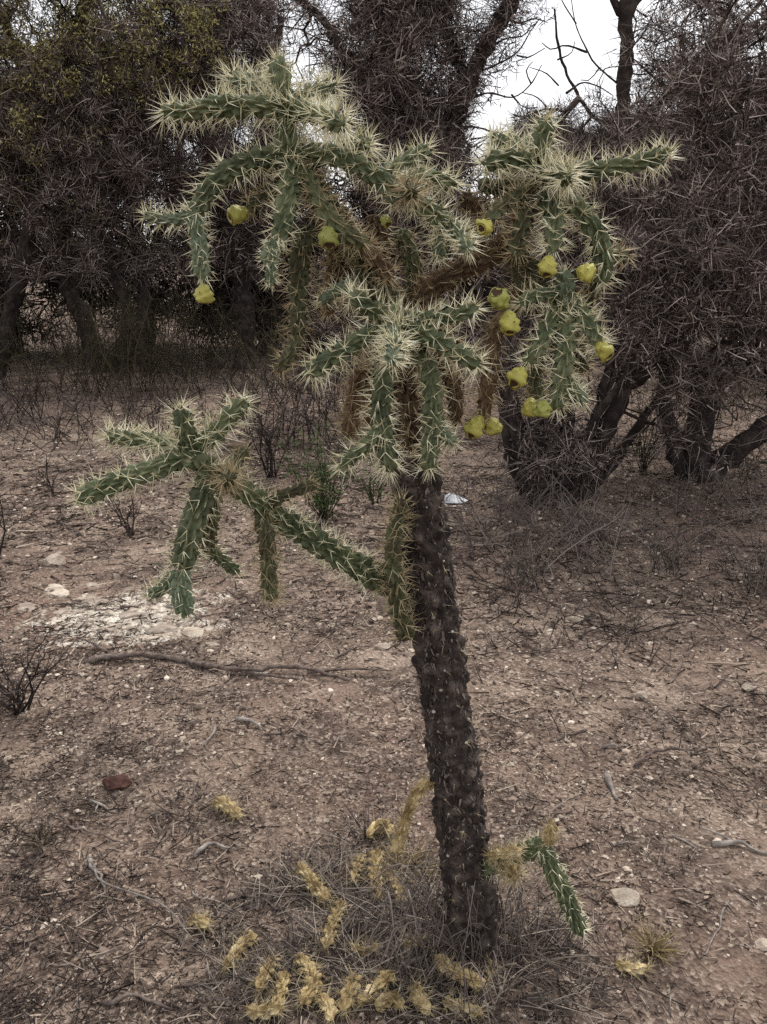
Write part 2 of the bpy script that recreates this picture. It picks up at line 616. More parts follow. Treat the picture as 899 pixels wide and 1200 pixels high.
# ------------------------------------------------------------------ the cactus
CAC_Y = float(G(556, 1105)[1])
SPN = dict(green='spine', blue='spine', old='spine_old', dead='spine_old', yellow='spine_old')


def P3(p):
    return at(p[0], p[1], CAC_Y + p[2])


def stem_geo(C3, r0, r1, kind, rng, sl=.024, ns=9, dens=1.0, tipbrush=True, base_cap=True):
    step = .0023 if kind != 'yellow' else .003
    C = catmull(C3, step)
    n = len(C)
    C = C + (np.stack([np.convolve(rng.normal(0, .0035, n + 16), np.ones(17) / 17, 'valid') for _ in range(3)], 1))
    s = np.concatenate([[0], np.cumsum(np.linalg.norm(np.diff(C, axis=0), axis=1))])
    L = s[-1]
    T, N, B = frames(C)
    r = r0 + (r1 - r0) * s / L
    r = r * (1 + .06 * np.sin(s * 40 + rng.uniform(0, 6)))
    e = np.clip((L - s) / (r1 * 1.5), 0, 1)
    prof = r * np.sqrt(np.clip(1 - (1 - e) ** 2, .0009, 1))
    if base_cap:
        q = np.clip(s / (r0 * 1.2), 0, 1)
        prof = prof * (.62 + .38 * np.sqrt(1 - (1 - q) ** 2))
    K = 56 if kind != 'yellow' else 48
    th = np.linspace(0, 2 * np.pi, K, endpoint=False)
    rm = (r0 + r1) / 2
    rise = .00024 * (.62 if kind == 'blue' else 1) / (2 * math.pi * rm) * (rm / .017) / dens * (1.3 if kind == 'yellow' else 1)
    nk = max(4, int((L - rm * .25) / rise))
    sk = np.arange(nk) * rise + rise
    tk = (np.arange(nk) * 2.399963 + rng.uniform(0, 6.28)) % (2 * math.pi)
    sk = sk + rng.normal(0, .0012, nk)
    tk = tk + rng.normal(0, .06, nk)
    sc = rm / .017 * {'yellow': 1.15, 'blue': .8}.get(kind, 1)
    a_dn, a_up, bw = .0185 * sc, .0054 * sc, .0044 * sc
    h = {'dead': .56, 'yellow': .58, 'old': .60}.get(kind, .60) * rm
    core = {'dead': .44, 'yellow': .42, 'old': .42}.get(kind, .42)
    H = np.zeros((n, K))
    for i0 in range(0, n, 60):
        sl_ = s[i0:i0 + 60]
        near = (sk > sl_[0] - .03) & (sk < sl_[-1] + .03)
        if not near.any(): continue
        du = sl_[:, None, None] - sk[near][None, None]
        dv = (th[None, :, None] - tk[near][None, None] + math.pi) % (2 * math.pi) - math.pi
        dv = dv * prof[i0:i0 + 60][:, None, None]
        w = bw * np.clip(prof[i0:i0 + 60] / rm, .45, 1.2)[:, None, None]
        q = 1 - np.abs(np.where(du > 0, du / a_up, du / a_dn)) ** 1.6 - (dv / w) ** 2
        H[i0:i0 + 60] = np.clip(q.max(-1), 0, 1) ** .68
    R = prof[:, None] * core + h * H * (prof / rm)[:, None]
    V = C[:, None] + R[..., None] * (np.cos(th)[None, :, None] * N[:, None] + np.sin(th)[None, :, None] * B[:, None])
    V = np.vstack([V.reshape(-1, 3), C[:1], C[-1:] + T[-1:] * .002])
    j = np.arange(K)
    caps = np.vstack([np.stack([np.full(K, n * K), (j + 1) % K, j], 1),
                      np.stack([np.full(K, n * K + 1), (n - 1) * K + j, (n - 1) * K + (j + 1) % K], 1)])
    quads = grid_quads(n, K)
    # spines
    ii = np.clip(np.searchsorted(s, sk), 0, n - 1)
    Rd = np.cos(tk)[:, None] * N[ii] + np.sin(tk)[:, None] * B[ii]
    Tg = T[ii]
    La = np.cross(Tg, Rd)
    base = C[ii] + Rd * (prof[ii] * core + h * .85 * prof[ii] / rm)[:, None]
    f = sk / L
    cnt = rng.poisson(ns * (.38 + .08 * f + .2 * np.clip((sk - (L - .035)) / .03, 0, 1)), nk)
    if kind == 'blue': cnt = rng.poisson(ns * .42, nk)
    if kind == 'yellow': cnt = rng.poisson(ns * .7, nk)
    rep = np.repeat(np.arange(nk), cnt)
    m = len(rep)
    a = rng.uniform(0, 6.283, m)
    spread = rng.uniform(.15, 1.25, m)
    D = Rd[rep] * .8 + (np.cos(a)[:, None] * Tg[rep] + np.sin(a)[:, None] * La[rep]) * spread[:, None] + Tg[rep] * .22
    ln = sl * rng.uniform(.4, 1.35, m)
    Bp, Dp, Lp = [base[rep]], [D], [ln]
    if tipbrush:
        k = 13
        aa = rng.uniform(0, 6.283, k)
        sp = rng.uniform(.05, .9, k)
        side = np.cos(aa)[:, None] * N[-1] + np.sin(aa)[:, None] * B[-1]
        Bp.append(C[-1] - T[-1] * .006 + side * rng.uniform(.1, .6, k)[:, None] * r1 * .7)
        Dp.append(T[-1] + side * sp[:, None])
        Lp.append(sl * rng.uniform(.5, 1.15, k))
    sv, st = cones(np.vstack(Bp), np.vstack(Dp), np.concatenate(Lp), .00074 if kind != 'yellow' else .0006)
    return V, caps, quads, sv, st, C


def add_stem(parent, org, pts, r0, r1, kind, rng, name='stem', **kw):
    C3 = np.array([P3(p) for p in pts])
    m0, m1 = mpp(C3[0]), mpp(C3[-1])
    V, T, Q, sv, st, C = stem_geo(C3, r0 * m0 * .94, r1 * m1 * .94, kind, rng, **kw)
    o = obj(name, mesh(name, V - org, T, Q, M[kind]), parent)
    obj('spines', mesh('spines', sv - org, st, None, M[SPN[kind]], False), o)['kind'] = 'stuff'
    return o


def fruit_meshes():
    out = []
    for v in range(4):
        rng = np.random.default_rng(200 + v)
        n, K = 22, 30
        t = np.linspace(0, 1, n)
        th = np.linspace(0, 2 * np.pi, K, endpoint=False)
        z = np.concatenate([t[:-4] * 1.0 / t[-5], [.985, .955, .93, .92]])
        z = z * 2.0 - 1.0
        r = np.interp(t, [0, .05, .2, .4, .58, .70, .77, .81, .86, .91, .96, 1.0], [.15, .42, .74, .95, 1.0, .97, .86, .70, .58, .44, .25, .02])
        nk = 16
        kz = np.linspace(-.75, .78, nk)
        kt = np.arange(nk) * 2.399963
        dz = z[:, None, None] - kz
        dt = (th[None, :, None] - kt + math.pi) % (2 * math.pi) - math.pi
        q = np.exp(-((dz / .26) ** 2 + (dt / .36) ** 2)).max(-1)
        q = q * (np.arange(n) < n - 4)[:, None]
        R = r[:, None] * (.76 + .32 * q) * (1 + .06 * np.sin(2 * th + v)[None] + .07 * np.sin(3 * th + 2 * v + z[:, None] * 2.5))
        V = np.stack([R * np.cos(th), R * np.sin(th), np.repeat(z[:, None], K, 1)], -1).reshape(-1, 3)
        V = np.vstack([V, [[0, 0, z[0] - .02], [0, 0, z[-1]]]])
        j = np.arange(K)
        T = np.vstack([np.stack([np.full(K, n * K), (j + 1) % K, j], 1),
                       np.stack([np.full(K, n * K + 1), (n - 1) * K + j, (n - 1) * K + (j + 1) % K], 1)])
        body = mesh('fruit', V, T, grid_quads(n, K), M['fruit_green' if v == 2 else 'fruit'])
        sel = np.arange(n - 4, n)
        cr = np.array([.58, .44, .26, .02]) * rng.uniform(.85, 1.15)
        cz = z[sel] + .045
        cv = np.stack([cr[:, None] * np.cos(th), cr[:, None] * np.sin(th), np.repeat(cz[:, None], K, 1)], -1).reshape(-1, 3)
        cup = mesh('cup', cv, None, grid_quads(4, K), M['cup'])
        rr = np.interp(kz, z[:-4], r[:-4]) * 1.02
        dp = np.stack([rr * np.cos(kt), rr * np.sin(kt), kz + .03], 1)
        dv, dtt = scatter_solids(dp, np.full((nk, 3), .065) * rng.uniform(.7, 1.3, (nk, 1)), rng, ICO_V, ICO_T, .1)
        dots = mesh('areoles', dv, dtt, None, M['dot'])
        out.append((body, cup, dots))
    return out


def build_cactus():
    org = G(556, 1100)
    rng = np.random.default_rng(42)
    root = thing('cholla_cactus', 'tall spiny green cactus with dark bare trunk, drooping arms and yellow fruits', 'cactus', org)
    # ---- trunk
    tp = [(562, 1125, 0), (553, 1070, 0), (545, 1000, 0), (537, 930, 0), (526, 850, 0), (515, 770, 0), (506, 700, 0), (497, 630, 0), (488, 565, 0),
          (480, 500, 0), (472, 430, 0), (470, 390, 0)]
    rp = [33, 30, 28.5, 28, 27, 27.5, 28, 27, 26, 24, 21, 18]
    C3 = np.array([P3(p) for p in tp])
    C = catmull(C3, .003)
    s = np.concatenate([[0], np.cumsum(np.linalg.norm(np.diff(C, axis=0), axis=1))])
    ck = np.array([s[np.argmin(np.linalg.norm(C - q, axis=1))] for q in C3])
    R = np.interp(s, ck, [rp[k] * mpp(C3[k]) for k in range(len(tp))])
    T, N, B = frames(C)
    K, n = 72, len(C)
    th = np.linspace(0, 2 * np.pi, K, endpoint=False)
    L = s[-1]
    nk = 300
    sk = np.linspace(.02, L, nk)
    tk = np.arange(nk) * 2.399963 + rng.normal(0, .28, nk)
    sk = sk + rng.normal(0, .008, nk)
    H = np.zeros((n, K))
    for i0 in range(0, n, 40):
        ss = s[i0:i0 + 40]
        near = (sk > ss[0] - .04) & (sk < ss[-1] + .04)
        du = ss[:, None, None] - sk[near]
        dv = ((th[None, :, None] - tk[near] + math.pi) % (2 * math.pi) - math.pi) * .042
        H[i0:i0 + 40] = np.sqrt(np.clip(1 - (np.abs(du) / np.where(du > 0, .010, .020)) ** 1.5 - (dv / .010) ** 2, 0, 1).max(-1))
    S2, T2 = np.meshgrid(s, th, indexing='ij')
    wrap = np.minimum(T2, 2 * np.pi - T2)
    rough = (fbm(S2 * 90, wrap * 5, 5, 4) - .5) * .011 + (fbm(S2 * 25, wrap * 2.0, 9, 3) - .5) * .010
    RR = R[:, None] * .93 + H * .0085 + rough * (1.0 + .5 * np.clip(s / L * 1.6, 0, 1)[:, None])
    V = (C[:, None] + RR[..., None] * (np.cos(th)[None, :, None] * N[:, None] + np.sin(th)[None, :, None] * B[:, None])).reshape(-1, 3)
    V = np.vstack([V, C[:1], C[-1:]])
    j = np.arange(K)
    caps = np.vstack([np.stack([np.full(K, n * K), (j + 1) % K, j], 1), np.stack([np.full(K, n * K + 1), (n - 1) * K + j, (n - 1) * K + (j + 1) % K], 1)])
    tr = obj('trunk', mesh('trunk', V - org, caps, grid_quads(n, K), M['trunk']), root)
    tr['label'] = 'dark brown rough bare trunk dotted with pale areoles'
    ii = np.clip(np.searchsorted(s, sk), 0, n - 1)
    Rd = np.cos(tk)[:, None] * N[ii] + np.sin(tk)[:, None] * B[ii]
    base = C[ii] + Rd * (R[ii] * .93 + .0075)[:, None]
    kv, kt = scatter_solids(base, rng.uniform(.0006, .0036, (nk, 1)) ** 1.0 * np.ones((1, 3)), rng, ICO_V, ICO_T, .15)
    obj('areoles', mesh('areoles', kv - org, kt, None, M['knob']), tr)['kind'] = 'stuff'
    cnt = rng.choice([0, 1, 2, 3, 7], nk, p=[.3, .15, .2, .15, .2])
    rep = np.repeat(np.arange(nk), cnt)
    D = Rd[rep] + rng.normal(0, .8, (len(rep), 3))
    sv, st = cones(base[rep], D, rng.uniform(.006, .020, len(rep)), .0006)
    obj('spines', mesh('spines', sv - org, st, None, M['spine_old'], False), tr)['kind'] = 'stuff'
    # bark flakes, most of them on the upper half
    m = 5200
    u = np.clip(rng.beta(1.6, 1.1, m), 0, 1) * L * .98
    t_ = rng.uniform(0, 6.283, m)
    ii = np.clip(np.searchsorted(s, u), 0, n - 1)
    Rd = np.cos(t_)[:, None] * N[ii] + np.sin(t_)[:, None] * B[ii]
    La = np.cross(T[ii], Rd)
    D = T[ii] * rng.choice([-1, 1], m)[:, None] + Rd * rng.uniform(.1, 1.0, m)[:, None] + La * rng.normal(0, .5, m)[:, None]
    fv, ft, fq = ribbons(C[ii] + Rd * (R[ii] * .94)[:, None], D, rng.uniform(.006, .017, m), rng.uniform(.002, .006, m), -Rd * .3, side=nrm(La + rng.normal(0, .3, (m, 3))))
    fl = obj('bark_flakes', mesh('bark_flakes', fv - org, ft, fq, M['flake'], False), tr)
    fl['kind'] = 'stuff'
    # ---- stems: photo pixel x, y, depth offset from the trunk in metres
    g, b, o_, dd = 'green', 'blue', 'old', 'dead'
    Ls = [
        # main arms
        ([(478, 520, 0), (470, 440, .0), (460, 370, .02), (430, 312, .03), (395, 262, .02), (348, 190, 0)], 22, 16, o_, .022, 9),
        ([(474, 430, .01), (488, 356, .04), (530, 322, .05), (588, 290, .04), (626, 232, .02)], 17, 15, dd, .022, 8),
        ([(472, 430, 0), (468, 400, -.07), (464, 376, -.13)], 19, 16, g, .02, 8),
        ([(598, 292, .04), (640, 325, .0), (664, 348, -.03)], 13, 13, o_, .022, 8),
        # left crown
        ([(345, 195, 0), (334, 150, 0), (327, 62, .01)], 17, 14, g, .026, 10),
        ([(330, 128, 0), (262, 125, -.02), (186, 134, -.05)], 15, 12.5, g, .030, 11),
        ([(328, 118, 0), (300, 100, .06), (268, 92, .11)], 13, 12, g, .030, 12),
        ([(336, 118, 0), (366, 108, .05), (392, 102, .10)], 13, 12, g, .030, 13),
        ([(338, 126, 0), (372, 136, -.05), (404, 146, -.13)], 15, 13, g, .030, 14),
        ([(340, 180, 0), (290, 190, -.02), (248, 216, -.05), (226, 256, -.07)], 15, 13.5, g, .026, 9),
        ([(228, 256, -.07), (200, 256, -.06), (168, 252, -.05)], 10, 8.5, b, .020, 6),
        ([(228, 252, -.07), (234, 290, -.08), (238, 332, -.08)], 12.5, 11.5, b, .018, 5),
        ([(343, 184, 0), (338, 230, -.05), (326, 284, -.08)], 15, 13, g, .024, 9),
        ([(322, 282, -.08), (312, 304, -.09), (314, 312, -.09)], 10, 9, b, .016, 5),
        ([(324, 284, -.08), (320, 312, -.09), (317, 336, -.09)], 10, 8, b, .016, 5),
        ([(360, 262, .0), (350, 310, -.01), (349, 360, -.02), (348, 396, -.02)], 14, 12, o_, .024, 9),
        ([(349, 392, -.02), (340, 414, -.03), (322, 436, -.04)], 11, 9, o_, .022, 7),
        ([(340, 200, .03), (312, 228, .02), (286, 247, .0)], 11, 10, o_, .024, 10),
        ([(350, 180, 0), (394, 184, -.02), (440, 205, -.04), (474, 238, -.05)], 15, 13, g, .027, 10),
        ([(352, 188, 0), (378, 240, -.05), (402, 272, -.07), (432, 290, -.07)], 14, 11, o_, .024, 9),
        ([(366, 182, 0), (402, 176, .03), (434, 168, -.02)], 13, 12, g, .028, 13),
        ([(446, 206, -.03), (472, 192, .0), (502, 172, .03)], 13, 11.5, g, .028, 10),
        ([(470, 228, -.05), (480, 224, -.08), (486, 222, -.11)], 13, 12, o_, .028, 14),
        ([(474, 216, -.03), (504, 208, .0), (536, 218, .02)], 12, 10.5, g, .028, 11),
        ([(474, 234, -.05), (512, 252, -.06), (550, 286, -.07)], 14, 12, g, .025, 9),
        ([(510, 250, -.06), (518, 280, -.06), (512, 306, -.06)], 11, 9, b, .022, 7),
        ([(528, 265, -.06), (540, 280, -.10), (552, 296, -.13)], 12, 10, b, .022, 8),
        ([(404, 272, .04), (432, 296, .0), (462, 330, -.02)], 14, 11, dd, .026, 9),
        ([(420, 330, .0), (398, 338, -.02), (372, 356, -.03)], 9, 8, b, .018, 5),
        ([(396, 240, .05), (404, 300, .06), (400, 350, .06)], 13, 11, dd, .026, 10),
        ([(440, 250, .08), (448, 300, .08), (440, 360, .08)], 13, 11, dd, .026, 10),
        ([(470, 270, .09), (486, 320, .08), (484, 360, .08)], 13, 11, o_, .026, 10),
        ([(395, 262, .06), (390, 320, .08), (384, 372, .08)], 11, 10, dd, .024, 9),
        ([(540, 230, .06), (560, 250, .06), (560, 300, .06)], 12, 10, dd, .024, 9),
        # right crown
        ([(627, 240, .02), (633, 196, .02), (641, 136, .02)], 15, 13, g, .028, 10),
        ([(634, 206, .02), (650, 206, -.02), (668, 206, -.09)], 14, 13, g, .030, 15),
        ([(640, 206, .02), (700, 200, .0), (787, 180, -.02)], 14, 11.5, g, .029, 11),
        ([(630, 196, .02), (600, 186, .0), (564, 190, -.02)], 13, 12, g, .030, 13),
        ([(632, 190, .03), (604, 170, .08), (574, 160, .11)], 12, 11, g, .029, 12),
        ([(627, 224, .02), (594, 236, -.02), (572, 260, -.04)], 12, 10, o_, .026, 10),
        ([(627, 228, .02), (612, 264, -.02), (602, 302, -.04)], 14, 12, o_, .025, 10),
        ([(560, 215, .03), (590, 222, .04), (622, 222, .03)], 12, 12, o_, .027, 10),
        ([(636, 222, .02), (650, 262, -.04), (648, 298, -.06)], 14, 12, g, .025, 10),
        ([(645, 222, .02), (686, 254, .0), (706, 292, -.01), (702, 336, -.01)], 15, 13, g, .026, 10),
        ([(708, 296, -.01), (722, 298, .0), (740, 302, .01)], 10, 8, o_, .022, 8),
        ([(600, 296, .02), (612, 324, .03), (640, 340, .04)], 12, 11, o_, .024, 9),
        ([(700, 326, 0), (692, 350, .02), (686, 372, .02)], 11, 10, o_, .024, 9),
        # lower right cluster
        ([(665, 350, -.04), (663, 334, -.05), (661, 312, -.05)], 13.5, 11.5, b, .018, 4),
        ([(660, 348, -.03), (632, 346, -.05), (604, 356, -.06)], 11, 9, g, .023, 8),
        ([(656, 354, -.03), (636, 398, -.07), (616, 428, -.08)], 13, 11, g, .024, 10),
        ([(664, 354, -.03), (661, 415, -.07), (652, 486, -.08)], 15, 12, g, .024, 11),
        ([(672, 356, -.03), (692, 382, -.06), (704, 406, -.08)], 13, 10.5, g, .025, 11),
        ([(660, 436, -.07), (674, 456, -.08), (687, 476, -.08)], 11, 8.5, b, .02, 6),
        ([(668, 350, -.03), (676, 400, .0), (684, 440, .02)], 12, 11, o_, .025, 9),
        ([(612, 340, .02), (586, 380, .0), (573, 440, -.02), (567, 492, -.03)], 12, 10.5, dd, .024, 10),
        ([(632, 400, .0), (628, 440, .0), (630, 470, -.02)], 11, 10, o_, .024, 9),
        # front hub
        ([(464, 380, -.12), (464, 368, -.14), (464, 354, -.14)], 14, 12, g, .022, 9),
        ([(462, 376, -.13), (436, 362, -.15), (406, 342, -.16)], 14, 12, g, .024, 9),
        ([(460, 380, -.13), (412, 406, -.17), (358, 440, -.21)], 14, 12, g, .026, 9),
        ([(468, 378, -.13), (516, 372, -.14), (562, 360, -.15)], 12.5, 10.5, g, .026, 9),
        ([(468, 382, -.13), (516, 402, -.17), (566, 430, -.20)], 15, 12, g, .027, 10),
        ([(464, 380, -.13), (462, 400, -.19), (462, 424, -.25)], 15, 13, b, .024, 12),
        ([(458, 384, -.12), (448, 450, -.15), (450, 510, -.16), (458, 558, -.16)], 15, 12, g, .023, 7),
        ([(474, 384, -.12), (500, 430, -.15), (508, 482, -.16), (502, 556, -.17)], 15, 12.5, g, .023, 7),
        ([(506, 490, -.16), (522, 510, -.17), (536, 520, -.17)], 10, 8, b, .018, 5),
        ([(448, 500, -.16), (424, 526, -.17), (394, 550, -.18)], 11, 9.5, g, .02, 7),
        ([(446, 420, -.04), (420, 446, -.05), (408, 512, -.05)], 13, 12, dd, .026, 9),
        ([(470, 400, -.06), (478, 460, -.07), (484, 530, -.07)], 15, 12, dd, .024, 9),
        ([(500, 410, -.03), (528, 440, -.03), (534, 500, -.03)], 12, 10, dd, .026, 10),
        ([(480, 380, .04), (510, 380, .06), (540, 420, .06)], 13, 11, dd, .026, 11),
        ([(445, 400, .03), (430, 440, .03), (436, 500, .03)], 12, 10, dd, .025, 10),
        # lower left branch
        ([(492, 702, .02), (440, 676, -.02), (380, 640, -.06), (312, 596, -.08)], 19, 16, g, .02, 11),
        ([(314, 598, -.08), (284, 574, -.10), (250, 556, -.11), (224, 530, -.12)], 16, 15, g, .022, 8),
        ([(262, 564, -.11), (266, 562, -.14), (268, 562, -.18)], 12, 12, o_, .022, 13),
        ([(312, 592, -.08), (338, 578, -.09), (370, 567, -.09)], 10, 8, o_, .016, 5),
        ([(309, 598, -.09), (314, 640, -.10), (319, 706, -.10)], 13, 11.5, o_, .02, 9),
        ([(228, 534, -.12), (160, 556, -.16), (88, 588, -.20)], 16, 13.5, g, .022, 8),
        ([(226, 528, -.12), (176, 516, -.08), (122, 512, -.05)], 12, 10, g, .024, 10),
        ([(222, 530, -.12), (216, 500, -.13), (211, 474, -.13)], 14, 12, g, .022, 9),
        ([(230, 526, -.12), (258, 500, -.11), (290, 466, -.10)], 13.5, 11.5, g, .023, 9),
        ([(262, 558, -.10), (276, 542, -.08), (292, 524, -.06)], 11, 9.5, o_, .018, 6),
        ([(246, 560, -.12), (226, 614, -.15), (212, 672, -.16)], 18, 16, g, .019, 7),
        ([(211, 668, -.16), (212, 694, -.17), (220, 724, -.17)], 15, 14, b, .013, 3),
        ([(208, 672, -.16), (190, 690, -.16), (169, 698, -.16)], 11, 9, b, .015, 5),
        ([(252, 566, -.10), (246, 610, -.10), (240, 650, -.10)], 13, 11, o_, .018, 6),
        ([(244, 642, -.10), (262, 656, -.09), (281, 672, -.08)], 9.5, 8, g, .015, 5),
        ([(476, 748, -.05), (463, 690, -.06), (462, 640, -.06), (472, 580, -.05)], 13, 11, o_, .022, 9),
        # low offshoot beside the trunk foot
        ([(556, 1016, -.02), (596, 1008, -.03), (642, 986, -.04)], 13, 12, g, .02, 10),
        ([(634, 992, -.04), (656, 1036, -.06), (683, 1096, -.07)], 14, 11, g, .017, 6),
        ([(640, 990, -.04), (644, 974, -.04), (646, 960, -.04)], 11, 9.5, 'yellow', .018, 8),
        ([(590, 1010, -.03), (600, 1022, -.07), (604, 1032, -.10)], 11, 9, 'yellow', .024, 22),
        ([(574, 1004, -.03), (590, 1000, -.06), (612, 996, -.08)], 10, 8, 'yellow', .02, 9),
        # dead straw stem leaning on the trunk foot
        ([(463, 1000, -.04), (477, 955, -.03), (492, 926, -.02), (512, 914, -.01)], 9, 9, 'yellow', .016, 6),
    ]
    for pts, r0, r1, kind, sl, ns in Ls:
        if pts[-1][0] < 480 and pts[-1][1] > 455 and kind != 'dead': sl, ns = sl * 1.22, ns * 1.25
        add_stem(root, org, pts, r0, r1, kind, rng, sl=sl * .98, ns=ns)
    # ---- fruits: pixel, depth, radius px, axis (pixel direction of the cup end, towards camera)
    FM = fruit_meshes()
    fr = [(239, 344, -.08, 13.5, (0, 1, .1)), (280, 251, -.005, 13.5, (-.8, .3, .4)), (385, 277, -.085, 14, (.1, .8, .7)),
          (569, 266, -.05, 12, (-.6, .2, .8)), (642, 311, -.07, 13, (-.2, .9, .5)), (686, 319, -.06, 13.5, (.9, .3, .3)),
          (586, 352, -.07, 15, (-.4, -.7, .6)), (597, 377, -.07, 14, (.0, .9, .5)), (607, 441, -.09, 15, (-.5, .6, .7)),
          (621, 477, -.06, 11.5, (-.2, .9, .2)), (636, 479, -.10, 12, (-.2, .9, .2)), (707, 410, -.085, 13, (.6, .6, .5)),
          (558, 499, -.05, 14, (-.5, .8, .5)), (578, 499, -.05, 12, (.3, .9, .3)), (452, 258, -.02, 8, (.3, .5, .5))]
    for i, (x, y, d, r, ax) in enumerate(fr):
        r *= .93
        c = at(x, y, CAC_Y + d)
        rad = r * mpp(c)
        v = Vector((ax[0], -ax[2], -ax[1] + .0)).normalized()
        bd, cu, do = FM[i % 4]
        f = obj('fruit', bd, root, Vector(c - org))
        f.rotation_mode = 'QUATERNION'
        f.rotation_quaternion = v.to_track_quat('Z', 'Y')
        f.scale = (rad * .96, rad * .96, rad * (.9 + .2 * (i * 7 % 5) / 4))
        obj('cup', cu, f)
        obj('areoles', do, f)['kind'] = 'stuff'


build_cactus()


# ------------------------------------------------------------------ dead cactus joints on the ground
def dead_joints():
    rng = np.random.default_rng(77)
    J = [([(443, 1004), (440, 1030), (444, 1062)], 9, None), ([(352, 1022), (366, 1042), (385, 1065)], 9, None),
         ([(401, 1062), (392, 1090), (381, 1121)], 8.5, None), ([(225, 1082), (236, 1088), (248, 1095)], 8, 'small straw-coloured dead cactus joint at the edge of the grey dry grass'),
         ([(299, 1100), (280, 1118), (263, 1144)], 9, None), ([(350, 1126), (364, 1146), (368, 1165), (352, 1188)], 10, 'curled pale yellow dead cactus joint in the dry grass'),
         ([(322, 1130), (312, 1150), (304, 1172)], 9, None), ([(416, 1149), (408, 1172), (402, 1198)], 10, None),
         ([(458, 1146), (440, 1166), (420, 1184)], 9.5, None), ([(510, 1130), (538, 1150), (572, 1168)], 10, None),
         ([(484, 1160), (490, 1178), (502, 1198)], 10, None), ([(577, 1131), (574, 1155)], 8, None), ([(424, 1006), (418, 1024), (412, 1040)], 7, None),
         ([(254, 943), (268, 953), (283, 966)], 8, 'straw-coloured dead cactus joint beside a dark grass tuft on open soil'),
         ([(722, 1134), (740, 1141), (760, 1141)], 7, 'yellow dead cactus joint lying alone on bare soil by a straw tuft'),
         ([(290, 1190), (310, 1196), (335, 1190)], 9, None), ([(335, 1145), (330, 1165), (322, 1190)], 9, None), ([(372, 1172), (384, 1186), (390, 1205)], 9, None), ([(440, 1185), (462, 1180), (474, 1192)], 9, None), ([(452, 1030), (466, 1045), (470, 1064)], 7, None), ([(520, 1178), (545, 1190), (566, 1196)], 8, None), ([(432, 985), (446, 975), (462, 985)], 7, None), ([(470, 1110), (484, 1112), (500, 1106)], 7, None), ([(445, 1115), (425, 1120), (410, 1112)], 7, None)]
    for pts, r, lab in J:
        P = np.array([G(*p) for p in pts])
        m = mpp(P.mean(0))
        rr = r * m * 1.12
        P[:, 2] += rr * .6
        P[len(P) // 2:, 2] += rng.uniform(0, .012)
        V, T, Q, sv, st, C = stem_geo(P, rr, rr * .85, 'yellow', rng, sl=.024, ns=6)
        org = P[0] - [0, 0, rr * .6]
        o = obj('dead_cactus_joint', mesh('dead_cactus_joint', V - org, T, Q, M['yellow']), None, org)
        tag(o, lab or 'yellow dried cactus joint fallen in the grey dry grass below the trunk', 'cactus joint', 'dead cactus joints fallen below the cactus')
        obj('spines', mesh('spines', sv - org, st, None, M['spine_old'], False), o)['kind'] = 'stuff'


dead_joints()


# ------------------------------------------------------------------ grass
def tuft(name, label, cat, px, py, n, L, W, m, rng, spread=.9, group=None, foot=.03, upright=.7, into=None):
    c = G(px, py)
    a = rng.uniform(0, 6.283, n)
    rr = rng.uniform(0, 1, n) ** .6
    B = c + np.stack([np.cos(a) * rr * foot, np.sin(a) * rr * foot, np.zeros(n)], 1)
    B[:, 2] = gh(B[:, 0], B[:, 1]) - .003
    a2 = a + rng.normal(0, .7, n)
    D = np.stack([np.cos(a2) * spread * rr, np.sin(a2) * spread * rr, rng.uniform(.35, 1, n) * upright], 1)
    bend = np.stack([np.cos(a2) * .35, np.sin(a2) * .35, rng.uniform(-.75, -.05, n)], 1) * rng.uniform(.3, 1, (n, 1)) + rng.normal(0, .12, (n, 3))
    A = Acc()
    A.add(*ribbons(B, D, L * rng.uniform(.4, 1.1, n), W * rng.uniform(.9, 2.1, n), bend, rng=rng))
    if into is not None:
        into.add(A.V[0], A.T[0], A.Q[0])
        return
    o = obj(name, A.mesh(name, M[m], c, False), None, c)
    return tag(o, label, cat, group)


